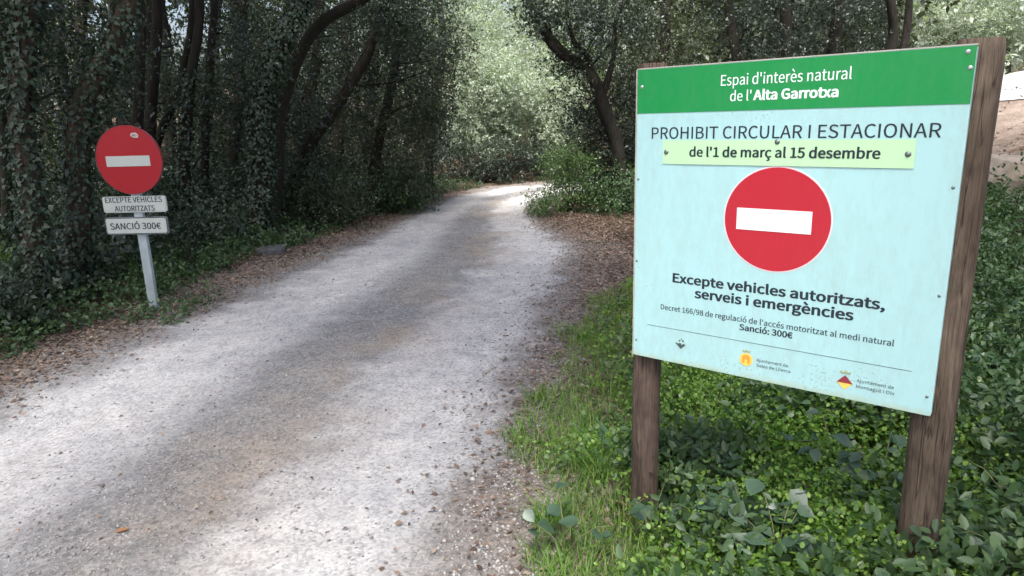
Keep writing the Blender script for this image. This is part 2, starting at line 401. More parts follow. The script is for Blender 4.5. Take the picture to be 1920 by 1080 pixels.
# bare pale earth on the slope below the shelf
m, nt, out = new_mat('bare_earth'); b_ = N_(nt, 'ShaderNodeBsdfPrincipled'); b_.inputs['Roughness'].default_value = 0.95
tc_ = N_(nt, 'ShaderNodeTexCoord'); n_a = noise(nt, 1.6, 6, 0.65, tc_.outputs['Object']); n_b = noise(nt, 26, 5, 0.7, tc_.outputs['Object'])
r_a = ramp(nt, [(0.36, (0.14, 0.105, 0.082)), (0.62, (0.31, 0.25, 0.205))], n_a.outputs['Fac']); r_b = ramp(nt, [(0.3, (0.65,) * 3), (0.7, (1.25,) * 3)], n_b.outputs['Fac'])
nt.links.new(mixc(nt, 1.0, r_a.outputs[0], r_b.outputs[0], 'MULTIPLY'), b_.inputs['Base Color'])
bp_ = N_(nt, 'ShaderNodeBump'); bp_.inputs['Distance'].default_value = 0.05; nt.links.new(n_b.outputs['Fac'], bp_.inputs['Height']); nt.links.new(bp_.outputs[0], b_.inputs['Normal']); nt.links.new(b_.outputs[0], out.inputs[0])
V = []; nA, nB = 50, 22
for i in range(nA):
    s = -7 + 18 * i / (nA - 1)
    for j in range(nB):
        q = 6.0 + 4.05 * j / (nB - 1) + (0.25 * math.sin(s * 1.7) + 0.2 * math.sin(s * 4.1)) * (1 - j / (nB - 1)); V.append((q * 0.957 - s * 0.302, q * 0.302 + s * 0.957, 0.0))
V = np.array(V); V[:, 2] = terrain(V[:, 0], V[:, 1]) + 0.02 + 0.03 * wob(V[:, 0], V[:, 1], 5.0) * (np.tile(np.arange(nB), nA) % (nB - 1) > 0)
F = [(i * nB + j, i * nB + j + 1, (i + 1) * nB + j + 1, (i + 1) * nB + j) for i in range(nA - 1) for j in range(nB - 1)]
tag(obj('earth_bank', mesh_py('earth_bank', V, F, True), m), kind='structure')
# ------------------------------------------------------------------ lettering
FONT_CACHE = {}
FONT = None
try:                                                          # a plain grotesque that ships with Blender itself; the built-in face otherwise
    import os
    _p = os.path.join(bpy.utils.system_resource('DATAFILES', path='fonts'), 'Noto Sans CJK Regular.woff2')
    if os.path.exists(_p): FONT = bpy.data.fonts.load(_p)
except Exception: FONT = None
def text_mesh(s):
    cu = bpy.data.curves.new('lettering', 'FONT'); cu.body = s; cu.size = 1.0; cu.resolution_u = 3
    if FONT: cu.font = FONT
    o = bpy.data.objects.new('lettering', cu); COL.objects.link(o)
    bpy.context.view_layer.update()
    me = bpy.data.meshes.new_from_object(o.evaluated_get(bpy.context.evaluated_depsgraph_get()))
    bpy.data.objects.remove(o); bpy.data.curves.remove(cu)
    V = np.array([v.co[:2] for v in me.vertices]); F = [tuple(p.vertices) for p in me.polygons]; bpy.data.meshes.remove(me)
    return V, F
def lettering(s, parent, mat, u0, u1, vbase, cap, y, off=0.0):
    """flat print in the sign's local frame: x right, z up, face at -y; off thickens the strokes (share of the cap height)"""
    if 'H' not in FONT_CACHE: FONT_CACHE['H'] = text_mesh('H')[0]
    b0 = FONT_CACHE['H'][:, 1].min(); ch = FONT_CACHE['H'][:, 1].max() - b0
    V, F = text_mesh(s); e = off * cap
    sx = (u1 - u0 - 2 * e) / (V[:, 0].max() - V[:, 0].min()); X = u0 + e + (V[:, 0] - V[:, 0].min()) * sx; Z = vbase + e * .6 + (V[:, 1] - b0) * (cap - 1.2 * e) / ch
    AV, AF = [], []
    for k, (dx, dz) in enumerate([(0, 0)] + ([(-1, 0), (1, 0), (0, -.6), (0, .6), (-.7, -.45), (.7, -.45), (-.7, .45), (.7, .45)] if off > 0 else [])):
        n = len(AV); AV += [(a + dx * e, y - 0.00006 * k, c + dz * e) for a, c in zip(X, Z)]; AF += [tuple(i + n for i in f) for f in F]
    return obj('lettering', mesh_py('lettering', AV, AF), mat, parent)
def plate(pts, y0, y1):
    """prism from an outline of (x, z) points between y0 (front) and y1 (back)"""
    n = len(pts); V = [(x, y0, z) for x, z in pts] + [(x, y1, z) for x, z in pts]
    F = [tuple(range(n)), tuple(range(2 * n - 1, n - 1, -1))] + [(i, i + n, (i + 1) % n + n, (i + 1) % n) for i in range(n)]
    return mesh_py('plate', V, F)
def circle(cx, cz, r, n=64, rz=None):
    return [(cx + r * math.cos(-2 * math.pi * k / n), cz + (rz or r) * math.sin(-2 * math.pi * k / n)) for k in range(n)][::-1]
def rrect(x0, z0, x1, z1, r, n=5):
    P = []
    for cx, cz, a in ((x1 - r, z0 + r, -90), (x1 - r, z1 - r, 0), (x0 + r, z1 - r, 90), (x0 + r, z0 + r, 180)):
        P += [(cx + r * math.cos(math.radians(a + 90 * k / n)), cz + r * math.sin(math.radians(a + 90 * k / n))) for k in range(n + 1)]
    return P
def screw_mesh(r, y0):
    V = [(0, y0 - r * 0.55, 0)]; n = 10
    for rad, yy in ((r * 0.6, y0 - r * 0.45), (r, y0), ): V += [(rad * math.cos(2 * math.pi * k / n), yy, rad * math.sin(2 * math.pi * k / n)) for k in range(n)]
    F = [(0, 1 + k, 1 + (k + 1) % n) for k in range(n)] + [(1 + k, 1 + n + k, 1 + n + (k + 1) % n, 1 + (k + 1) % n) for k in range(n)]
    return mesh_py('screw', V, F, True)

def paint(name, col, rough=0.35, dirt=0.12, streak=True, dcol=(0.25, 0.30, 0.27), foot=None):
    m, nt, out = new_mat(name)
    b = N_(nt, 'ShaderNodeBsdfPrincipled'); b.inputs['Roughness'].default_value = rough; b.inputs['Specular IOR Level'].default_value = 0.35
    tc = N_(nt, 'ShaderNodeTexCoord'); mp = N_(nt, 'ShaderNodeMapping'); mp.inputs['Scale'].default_value = (1, 1, 0.35 if streak else 1)
    nt.links.new(tc.outputs['Object'], mp.inputs[0])
    n = noise(nt, 9, 6, 0.7, mp.outputs[0]); n2 = noise(nt, 46, 5, 0.75, mp.outputs[0])
    f = N_(nt, 'ShaderNodeMath', operation='MULTIPLY'); nt.links.new(n.outputs['Fac'], f.inputs[0]); nt.links.new(n2.outputs['Fac'], f.inputs[1])
    r = ramp(nt, [(0.20, (0, 0, 0)), (0.52, (dirt * 4,) * 3)], f.outputs[0])
    c = mixc(nt, r.outputs[0], col, dcol)
    if foot is not None:                                      # algae and splashed dirt creeping up from the lower edge, and a few scuffs
        sx = N_(nt, 'ShaderNodeSeparateXYZ'); nt.links.new(tc.outputs['Object'], sx.inputs[0])
        mr = N_(nt, 'ShaderNodeMapRange'); mr.inputs[1].default_value = foot; mr.inputs[2].default_value = foot + 0.05; mr.inputs[3].default_value = 1.0; mr.inputs[4].default_value = 0.0
        nt.links.new(sx.outputs[2], mr.inputs[0]); n4 = noise(nt, 24, 5, 0.7, tc.outputs['Object'])
        mm = N_(nt, 'ShaderNodeMath', operation='MULTIPLY'); nt.links.new(mr.outputs[0], mm.inputs[0]); nt.links.new(n4.outputs['Fac'], mm.inputs[1])
        rm = ramp(nt, [(0.22, (0, 0, 0)), (0.55, (.75,) * 3)], mm.outputs[0]); c = mixc(nt, rm.outputs[0], c, (0.36, 0.42, 0.26))
        n5 = noise(nt, 120, 2, 0.5, tc.outputs['Object']); n6 = noise(nt, 3.5, 2, 0.5, tc.outputs['Object'])
        m5 = N_(nt, 'ShaderNodeMath', operation='MULTIPLY'); nt.links.new(n5.outputs['Fac'], m5.inputs[0]); nt.links.new(n6.outputs['Fac'], m5.inputs[1])
        r5 = ramp(nt, [(0.385, (0, 0, 0)), (0.43, (.55,) * 3)], m5.outputs[0]); c = mixc(nt, r5.outputs[0], c, (0.24, 0.30, 0.30))
    nt.links.new(c, b.inputs['Base Color'])
    nt.links.new(b.outputs[0], out.inputs[0]); return m
def wood_mat(name, dark, light, stain):
    m, nt, out = new_mat(name)
    b = N_(nt, 'ShaderNodeBsdfPrincipled'); b.inputs['Roughness'].default_value = 0.85; b.inputs['Specular IOR Level'].default_value = 0.2
    tc = N_(nt, 'ShaderNodeTexCoord'); o = tc.outputs['Object']
    mp = N_(nt, 'ShaderNodeMapping'); mp.inputs['Scale'].default_value = (1, 1, 0.035); nt.links.new(o, mp.inputs[0])
    mp2 = N_(nt, 'ShaderNodeMapping'); mp2.inputs['Scale'].default_value = (1, 1, 0.30); nt.links.new(o, mp2.inputs[0])
    warp = noise(nt, 9, 2, 0.5, mp2.outputs[0])
    rings = N_(nt, 'ShaderNodeMath', operation='MULTIPLY'); nt.links.new(warp.outputs['Fac'], rings.inputs[0]); rings.inputs[1].default_value = 60.0
    sn = N_(nt, 'ShaderNodeMath', operation='SINE'); nt.links.new(rings.outputs[0], sn.inputs[0])
    fine = noise(nt, 190, 7, 0.8, mp.outputs[0])
    f = N_(nt, 'ShaderNodeMath', operation='MULTIPLY_ADD'); nt.links.new(sn.outputs[0], f.inputs[0]); f.inputs[1].default_value = 0.045; nt.links.new(fine.outputs['Fac'], f.inputs[2])
    r = ramp(nt, [(0.30, dark), (0.70, light)], f.outputs[0])
    nb = noise(nt, 6.0, 5, 0.65, mp2.outputs[0], 0.5)
    st = ramp(nt, [(0.36, (0.45, 0.43, 0.42)), (0.58, (1.05, 1.05, 1.05))], nb.outputs['Fac'])
    c = mixc(nt, 1.0, r.outputs[0], st.outputs[0], 'MULTIPLY')
    nc = noise(nt, 12.0, 6, 0.75, mp2.outputs[0], 0.3); rc = ramp(nt, [(0.60, (0, 0, 0)), (0.72, (0.75,) * 3)], nc.outputs['Fac'])
    c = mixc(nt, rc.outputs[0], c, stain)
    mp3 = N_(nt, 'ShaderNodeMapping'); mp3.inputs['Scale'].default_value = (1, 1, 0.045); nt.links.new(o, mp3.inputs[0])
    nk = noise(nt, 34, 3, 0.5, mp3.outputs[0], 0.2); rk = ramp(nt, [(0.485, (0, 0, 0)), (0.5, (.85,) * 3), (0.515, (0, 0, 0))], nk.outputs['Fac'])
    c = mixc(nt, rk.outputs[0], c, (0.018, 0.013, 0.010))                                                   # drying cracks along the grain
    nt.links.new(c, b.inputs['Base Color'])
    hh_ = N_(nt, 'ShaderNodeMath', operation='SUBTRACT'); nt.links.new(f.outputs[0], hh_.inputs[0]); nt.links.new(rk.outputs[0], hh_.inputs[1])
    bp = N_(nt, 'ShaderNodeBump'); bp.inputs['Strength'].default_value = 0.6; bp.inputs['Distance'].default_value = 0.004
    nt.links.new(hh_.outputs[0], bp.inputs['Height']); nt.links.new(bp.outputs[0], b.inputs['Normal'])
    nt.links.new(b.outputs[0], out.inputs[0]); return m
MAT['board_white'] = paint('pale_cyan_enamel', (0.355, 0.60, 0.625), 0.4, 0.10, foot=0.71)
MAT['board_green'] = paint('green_enamel', (0.005, 0.235, 0.058), 0.4, 0.06, dcol=(0.12, 0.3, 0.16))
MAT['ink'] = plain('dark_ink', (0.012, 0.022, 0.035), 0.5)
MAT['ink_grey'] = plain('faded_ink', (0.07, 0.11, 0.12), 0.5)
MAT['white_print'] = plain('white_print', (0.72, 0.82, 0.82), 0.45)
MAT['red_print'] = paint('red_print', (0.41, 0.015, 0.030), 0.4, 0.03, dcol=(0.4, 0.1, 0.1))
MAT['rim_print'] = plain('pink_white_rim', (0.75, 0.62, 0.66), 0.45)
MAT['strip'] = paint('yellowish_strip', (0.43, 0.68, 0.42), 0.5, 0.04)
MAT['edge'] = plain('aluminium_edge', (0.45, 0.45, 0.40), 0.5, 0.3, var=0.2)
MAT['screw'] = plain('screw_metal', (0.16, 0.20, 0.20), 0.45, 0.7)
MAT['screw_light'] = plain('galvanised_screw', (0.45, 0.5, 0.5), 0.4, 0.6)
MAT['wood'] = wood_mat('weathered_post_wood', (0.058, 0.046, 0.036), (0.19, 0.15, 0.115), (0.04, 0.034, 0.028))
MAT['wood_grey'] = wood_mat('greyed_post_wood', (0.050, 0.038, 0.031), (0.165, 0.122, 0.10), (0.36, 0.33, 0.31))
MAT['lichen'] = plain('pale_lichen', (0.42, 0.42, 0.40), 0.9, var=0.3, vscale=40)
MAT['orange'] = plain('orange_print', (0.75, 0.30, 0.05), 0.5)
MAT['yellow'] = plain('yellow_print', (0.80, 0.55, 0.10), 0.5)
MAT['maroon'] = plain('maroon_print', (0.22, 0.03, 0.05), 0.5)
MAT['olive'] = plain('olive_print', (0.30, 0.34, 0.18), 0.5)

# ------------------------------------------------------------------ the notice board
HB = np.array([0.77793449, -0.62834539, 0.0]); NB = np.array([0.62834539, 0.77793449, 0.0])     # right along the board, and away behind it
BL0 = np.array([0.4915, 2.4436, 0.07])                       # a point on the board's face plane near the left post foot
def uv(px, py):
    r = ray(px, py); o = np.array([0, 0, H]); t = ((BL0 - o) @ NB) / (r @ NB); P = o + r * t
    return float((P - BL0) @ HB), float(P[2])
board = empty('notice_board', (BL0[0], BL0[1], 0.0)); board.rotation_euler = (0, 0, math.atan2(HB[1], HB[0]))
tag(board, 'large notice board with green header and red no entry disc on two wooden posts', 'notice board')
X0, ZB = uv(1188, 664); X1, ZT = uv(1834, 84)
X0 = (X0 + uv(1196, 131)[0]) / 2; ZT = (ZT + uv(1196, 131)[1]) / 2
ZG = (uv(1194, 212)[1] + uv(1820, 196)[1]) / 2
pn = obj('panel', plate(rrect(X0, ZB, X1, ZT, 0.006, 3), 0.0, 0.022), MAT['board_white'], board)
obj('header', plate([(X0 + .001, ZG), (X1 - .001, ZG), (X1 - .001, ZT - .001), (X0 + .001, ZT - .001)], -0.0015, 0.0), MAT['board_green'], pn)
obj('panel_edge', plate([(X0 - .001, ZT + .0005), (X1 + .001, ZT + .0005), (X1 + .001, ZT + .004), (X0 - .001, ZT + .004)], -0.001, 0.023), MAT['edge'], pn)
obj('panel_edge', plate([(X0 - .005, ZB), (X0 - .0005, ZB), (X0 - .0005, ZT), (X0 - .005, ZT)], -0.001, 0.023), MAT['edge'], pn)
def board_text(s, pl, pr, cap_px, mat, off=0.0, y=-0.0006, same=True):
    (u0, v0), (u1, v1) = uv(*pl), uv(*pr); cap = uv(pl[0], pl[1] - cap_px)[1] - v0
    return lettering(s, pn, mat, u0, u1, (v0 + v1) / 2, cap, y, off)
I, G, Wp = MAT['ink'], MAT['ink_grey'], MAT['white_print']
board_text("Espai d'interès natural", (1352, 161), (1597, 148), 20, Wp, 0.008, -0.0019)
u0, v0 = uv(1369, 189); u1, v1 = uv(1572, 183); vb = (v0 + v1) / 2; cap = uv(1369, 170)[1] - v0
um = uv(1411, 187)[0]
lettering("de l'", pn, Wp, u0, um - 0.004, vb, cap, -0.0019, 0.008)
lettering("Alta Garrotxa", pn, Wp, um + 0.002, u1, vb, cap, -0.0019, 0.06)
board_text("PROHIBIT CIRCULAR I ESTACIONAR", (1222, 260), (1764, 258.5), 21.5, I, 0.010)
# dated strip, screwed over the print
sx0, sz0 = uv(1243, 307); sx1, sz1 = uv(1719, 262); sz0 = (sz0 + uv(1717, 316)[1]) / 2; sz1 = (sz1 + uv(1243, 262)[1]) / 2
nseg = 12; V = []; F = []
for i in range(nseg + 1):
    x = sx0 + (sx1 - sx0) * i / nseg; bow = -0.0030 - 0.0010 * math.sin(i / nseg * math.pi * 3) ** 2
    for yy, zz in ((bow, sz0), (bow + 0.0005, sz1), (bow + 0.002, sz1), (bow + 0.002, sz0)): V.append((x, yy, zz))
for i in range(nseg):
    for k in range(4): F.append((i * 4 + k, i * 4 + (k + 1) % 4, i * 4 + 4 + (k + 1) % 4, i * 4 + 4 + k))
F += [(0, 3, 2, 1), (nseg * 4, nseg * 4 + 1, nseg * 4 + 2, nseg * 4 + 3)]
st = obj('date_strip', mesh_py('date_strip', V, F), MAT['strip'], board); st['label'] = 'pale yellow green strip with dates screwed over the panel'
(u0, v0), (u1, v1) = uv(1293, 294.5), uv(1651, 297)
lettering("de l'1 de març al 15 desembre", st, I, u0, u1, (v0 + v1) / 2, uv(1293, 276.5)[1] - v0, -0.0042, 0.045)
for p in ((1250, 285), (1458, 266), (1703, 289)):
    u, v = uv(*p); s = obj('screw', screw_mesh(0.0085, -0.0036), MAT['screw'], st); s.location = (u, 0, v)
# no entry symbol
cu_, cv_ = uv(1454.5, 411); cr = (uv(1554, 411)[0] - uv(1355, 411)[0]) / 2
cv_ = (uv(1454, 310)[1] + uv(1454, 512)[1]) / 2
def clip_top(P, zmax): return [(x, min(z, zmax)) for x, z in P]
sy = obj('no_entry_symbol', plate(clip_top(circle(cu_, cv_, cr), sz0 + 0.004), -0.0022, -0.0005), MAT['red_print'], pn)
obj('symbol_rim', plate(clip_top(circle(cu_, cv_, cr + 0.0045), sz0 + 0.006), -0.0012, -0.0002), MAT['rim_print'], pn)
(bx0, bz0), (bx1, bz1) = uv(1381, 428.5), uv(1524, 397)
bz0 = (bz0 + uv(1520.6, 440)[1]) / 2; bz1 = (bz1 + uv(1382, 389)[1]) / 2
obj('symbol_bar', plate([(bx0, bz0), (bx1, bz0), (bx1, bz1), (bx0, bz1)], -0.0036, -0.0022), Wp, pn)
board_text("Excepte vehicles autoritzats,", (1261, 529), (1659, 582), 17.5, I, 0.062)
board_text("serveis i emergències", (1302, 559.5), (1600, 600.5), 18, I, 0.062)
board_text("Decret 166/98 de regulació de l'accés motoritzat al medi natural", (1239, 579), (1676, 650), 9.6, I, 0.015)
board_text("Sanció: 300€", (1386, 619), (1486, 634.4), 11.5, I, 0.05)
(u0, v0), (u1, v1) = uv(1214, 607), uv(1709, 699); vm = (v0 + v1) / 2
obj('rule_line', plate([(u0, vm), (u1, vm), (u1, vm + .0016), (u0, vm + .0016)], -0.0007, -0.0001), G, pn)
# three emblems along the foot
ex, ez = uv(1277, 645); e = 0.030
em = obj('emblem', plate([(ex, ez - e), (ex + e * .95, ez), (ex, ez + e), (ex - e * .95, ez)], -0.0014, -0.0003), plain('emblem_grey', (0.36, 0.56, 0.56), 0.5), pn)
obj('emblem_shape', plate([(ex, ez - e * .62), (ex + e * .62, ez - e * .02), (ex + e * .30, ez + e * .10), (ex + e * .12, ez - e * .08), (ex - e * .1, ez + e * .16), (ex - e * .34, ez + e * .02), (ex - e * .62, ez + e * .12), (ex - e * .7, ez + e * .04)], -0.0022, -0.0013), plain('emblem_dark', (0.045, 0.085, 0.085), 0.5), em)
for dx, dz, r in ((.25, .42, .10), (-.18, .40, .09), (.05, .62, .07)):
    obj('emblem_mark', plate(circle(ex + dx * e, ez + dz * e, r * e * 1.3, 10), -0.0021, -0.0013), G, em)
def crown(cx, cz, w, em, mat):
    P = [(cx - w, cz), (cx + w, cz), (cx + w * 1.1, cz + w * .55), (cx + w * .55, cz + w * .3), (cx, cz + w * .7), (cx - w * .55, cz + w * .3), (cx - w * 1.1, cz + w * .55)]
    obj('crown_mark', plate(P, -0.0022, -0.0008), mat, em)
ex, ez = uv(1399, 674)
em = obj('emblem', plate(circle(ex, ez, 0.0225, 24), -0.0014, -0.0003), MAT['yellow'], pn)
obj('emblem_shape', plate(circle(ex, ez + .004, 0.0135, 16, 0.014)[:8] + [(ex - .0135, ez - .013), (ex - .004, ez - .013), (ex - .004, ez + .0), (ex + .004, ez + .0), (ex + .004, ez - .013), (ex + .0135, ez - .013)] if False else
    [(ex - .0135, ez - .013), (ex - .0045, ez - .013), (ex - .0045, ez + .001), (ex + .0045, ez + .001), (ex + .0045, ez - .013), (ex + .0135, ez - .013), (ex + .0135, ez + .010), (ex + .007, ez + .017), (ex - .007, ez + .017), (ex - .0135, ez + .010)], -0.0022, -0.0013), MAT['orange'], em)
crown(ex, ez + 0.027, 0.012, em, MAT['olive'])
lettering("Ajuntament de", pn, G, uv(1418, 680)[0], uv(1478, 687)[0], uv(1448, 683)[1], 0.0105, -0.0006, 0.008)
lettering("Sales de Llierca", pn, G, uv(1418, 690)[0], uv(1482, 697)[0], uv(1449, 693)[1], 0.0105, -0.0006, 0.008)
ex, ez = uv(1584, 717); d = 0.0235
em = obj('emblem', plate([(ex, ez - d), (ex + d, ez), (ex, ez + d), (ex - d, ez)], -0.0014, -0.0003), MAT['yellow'], pn)
obj('emblem_shape', plate([(ex - d * 1.02, ez - .001), (ex + d * 1.02, ez - .001), (ex + d * .35, ez + d * .68), (ex, ez + d * 1.03), (ex - d * .35, ez + d * .68)], -0.0022, -0.0013), MAT['maroon'], em)
crown(ex, ez + 0.030, 0.014, em, MAT['olive'])
lettering("Ajuntament de", pn, G, uv(1606, 716)[0], uv(1676, 729)[0], uv(1641, 723)[1], 0.0105, -0.0006, 0.008)
lettering("Montagut i Oix", pn, G, uv(1605, 726)[0], uv(1677, 741)[0], uv(1641, 734)[1], 0.0105, -0.0006, 0.008)
sm = screw_mesh(0.0046, -0.0003)
for p in ((1197, 336), (1194, 489), (1193, 637), (1787, 352), (1761, 555), (1738, 744)):
    u, v = uv(*p); s = obj('screw', sm, MAT['screw'], pn); s.location = (u, 0, v)
sm2 = screw_mesh(0.0062, -0.0016)
for p in ((1204, 163), (1815, 97), (1819, 127)):
    u, v = uv(*p); s = obj('screw', sm2, MAT['screw_light'], pn); s.location = (u, 0, v)
def post(u, w, top, bot, mat, yoff, p=2.6, seed=0, lean=0.0):
    n = 20; rows = 26; V = []; F = []
    for i in range(rows + 1):
        z = bot + (top - bot) * i / rows; k = 1.0 if i < rows else 0.93
        for j in range(n):
            a = 2 * math.pi * j / n; c, s = math.cos(a), math.sin(a)
            r = (abs(c) ** p + abs(s) ** p) ** (-1 / p) * w / 2 * k * (1 + 0.018 * math.sin(5 * z + seed + 2 * a) + 0.010 * math.sin(17 * z + 3 * a + seed))
            V.append((u + c * r + lean * (z - bot), yoff + s * r, z))
    for i in range(rows):
        for j in range(n): F.append((i * n + j, i * n + (j + 1) % n, (i + 1) * n + (j + 1) % n, (i + 1) * n + j))
    F += [tuple(range(n))[::-1], tuple(rows * n + j for j in range(n))]
    me = mesh_py('post', V, F, True)
    me.polygons[len(F) - 1].use_smooth = False
    o = obj('post', me, mat, board); return o
pw = 0.105
u_l = uv(1208, 700)[0] - 0.030
post(u_l, pw, ZT + 0.022, -0.25, MAT['wood_grey'], 0.026 + pw / 2, 2.2, 1.0)['label'] = 'left wooden post streaked with pale lichen'
pw2 = 0.114
post(X1 - 0.002, pw2, ZT + 0.020, -0.05, MAT['wood'], 0.026 + pw2 / 2, 3.0, 4.0)['label'] = 'thicker right wooden post with dark knots'

# ------------------------------------------------------------------ the small no entry sign across the track
MAT['galv'] = plain('galvanised_steel', (0.36, 0.43, 0.47), 0.5, 0.35, var=0.18, vscale=14)
MAT['sign_red'] = paint('faded_sign_red', (0.30, 0.010, 0.019), 0.35, 0.05, dcol=(0.25, 0.05, 0.06))
MAT['sign_white'] = paint('dirty_sign_white', (0.42, 0.47, 0.46), 0.45, 0.10)
MAT['sign_back'] = plain('sign_grey_frame', (0.22, 0.25, 0.27), 0.5, 0.5, var=0.2)
sf = ground_at(287, 585); SY = sf[1]
sgn = empty('no_entry_sign', (sf[0], SY, sf[2])); sgn.rotation_euler = (0, 0, math.radians(-4))
tag(sgn, 'round red no entry sign over two white plates on a grey steel post', 'road sign')
def sp(px, py):
    P = at_y(px, py, SY); return P[0] - sf[0], P[2] - sf[2]
po = obj('post', bevel_box(0.078, 0.042, 1.62, 0.006), MAT['galv'], sgn); po.location = (0, 0.03, -0.25)
x, z = sp(243, 300); rdisc = 0.285
ds = obj('disc', plate(circle(x, z, rdisc, 72), -0.012, 0.004), MAT['sign_red'], sgn)
V = []; n = 72; F = []
for rad, yy in ((rdisc - .001, -0.0135), (rdisc + .006, -0.0135), (rdisc + .006, 0.016), (rdisc - .001, 0.016)):
    V += [(x + rad * math.cos(2 * math.pi * k / n), yy, z + rad * math.sin(2 * math.pi * k / n)) for k in range(n)]
for i in range(4):
    for k in range(n): F.append((i * n + k, i * n + (k + 1) % n, (i + 1) % 4 * n + (k + 1) % n, (i + 1) % 4 * n + k))
obj('disc_rim', mesh_py('disc_rim', V, F), plain('rim_dark_red', (0.22, 0.03, 0.04), 0.4, 0.2), ds)
bx0, bz0 = sp(201, 313); bx1, bz1 = sp(283, 291)
obj('white_bar', plate([(bx0, bz0), (bx1, bz0), (bx1, bz1), (bx0, bz1)], -0.0150, -0.0121), MAT['sign_white'], ds)
kx, kz = sp(254, 253)
stk = obj('sticker', plate([(kx - .034, kz - .006), (kx - .01, kz - .022), (kx + .03, kz - .024), (kx + .036, kz + .002), (kx + .012, kz + .02), (kx - .028, kz + .016)], -0.0142, -0.0121), MAT['sign_white'], ds)
lettering("NO", stk, MAT['sign_red'], kx - .02, kx + .022, kz - .012, .018, -0.0152, 0.05)
def small_plate(c0, c1, lines, dark_rim):
    x0, z0 = sp(*c0); x1, z1 = sp(*c1)
    fr = obj('plate', plate(rrect(x0 - .008, z0 - .008, x1 + .008, z1 + .008, 0.020), -0.010, 0.008), MAT['sign_back'] if dark_rim else MAT['sign_white'], sgn)
    if dark_rim:
        obj('plate_border', plate(rrect(x0 - .004, z0 - .004, x1 + .004, z1 + .004, 0.018), -0.0115, -0.0102), I, fr)
    obj('plate_face', plate(rrect(x0 + .002, z0 + .002, x1 - .002, z1 - .002, 0.016), -0.0130, -0.0101), MAT['sign_white'], fr)
    for s, l, r, cap in lines:
        (u0, v0), (u1, v1) = sp(*l), sp(*r)
        lettering(s, fr, I, u0, u1, (v0 + v1) / 2, cap, -0.0140, 0.03)
small_plate((196, 398), (311, 368), [("EXCEPTE VEHICLES", (197, 379.5), (308, 379), 0.047), ("AUTORITZATS", (216, 396), (294, 395), 0.047)], False)
small_plate((201, 439), (314, 407), [("SANCIÓ 300€", (207, 431), (306, 428), 0.056)], True)
for zz in (0.80, 0.97, 1.35):
    c = obj('clamp', bevel_box(0.11, 0.02, 0.03, 0.003), MAT['galv'], sgn); c.location = (0, 0.02, zz)
# ------------------------------------------------------------------ loose stones, dead leaves
def stones(P, S):
    n = len(P)
    base = np.array([(1, 0, 0), (-1, 0, 0), (0, 1, 0), (0, -1, 0), (0, 0, .7), (0, 0, -.5)], float)
    f = np.array([(0, 2, 4), (2, 1, 4), (1, 3, 4), (3, 0, 4), (2, 0, 5), (1, 2, 5), (3, 1, 5), (0, 3, 5)])
    a = rng.random(n) * 6.283; c, s = np.cos(a), np.sin(a)
    B = base[None] * (0.6 + 0.8 * rng.random((n, 6, 1))) * S[:, None, None] * np.stack([np.ones(n), 0.5 + .5 * rng.random(n), .6 + .4 * rng.random(n)], 1)[:, None, :]
    X = B[..., 0] * c[:, None] - B[..., 1] * s[:, None]; Y = B[..., 0] * s[:, None] + B[..., 1] * c[:, None]
    V = np.stack([X, Y, B[..., 2]], -1) + P[:, None, :]
    return V.reshape(-1, 3), (f.reshape(1, -1) + (np.arange(n) * 6)[:, None]).ravel(), np.full(n * 8, 3)
def road_points(n, lat_of, ymin=1.4, ymax=16.5, pw=1.7):
    y = ymin + (ymax - ymin) * rng.random(n) ** pw
    k = np.array([np.abs(ROAD[:, 1] - v).argmin() for v in y]) if n < 3000 else np.searchsorted(ROAD[:, 1], y).clip(1, len(ROAD) - 1)
    u = lat_of(n)
    x = ROAD[k, 0] + RGT[k, 0] * u * ROAD[k, 2]; yy = ROAD[k, 1] + RGT[k, 1] * u * ROAD[k, 2] + (y - ROAD[k, 1])
    return x, yy, u
m, nt, out = new_mat('limestone_chips')
b_ = N_(nt, 'ShaderNodeBsdfPrincipled'); b_.inputs['Roughness'].default_value = 0.9
geo = N_(nt, 'ShaderNodeNewGeometry')
r_ = ramp(nt, [(0, (0.10, 0.10, 0.105)), (0.3, (0.22, 0.22, 0.225)), (0.6, (0.34, 0.335, 0.33)), (0.9, (0.40, 0.39, 0.38)), (1.0, (0.33, 0.25, 0.19))], geo.outputs['Random Per Island'])
nt.links.new(r_.outputs[0], b_.inputs['Base Color']); nt.links.new(b_.outputs[0], out.inputs[0]); MAT['chips'] = m
def lat_mix(n):
    k = rng.random(n); u = np.where(k < 0.40, rng.normal(0.10, 0.16, n), np.where(k < 0.70, 1.0 + rng.normal(0, 0.13, n), np.where(k < 0.86, -0.98 + rng.normal(0, 0.14, n), rng.uniform(-1, 1, n))))
    return u
x, y, u = road_points(64000, lat_mix, pw=2.1)
sz = 0.0028 + 0.0065 * rng.random(len(x)) ** 2.5 + 0.009 * (rng.random(len(x)) > 0.965) * rng.random(len(x))
sz *= np.where(np.abs(u) > 0.8, 1.35, 1.0)
tag(obj('gravel', mesh_np('gravel', *stones(np.stack([x, y, terrain(x, y) + 0.010], 1), sz)), MAT['chips']), 'loose grey limestone gravel along the middle and edges of the track', 'gravel', kind='stuff')

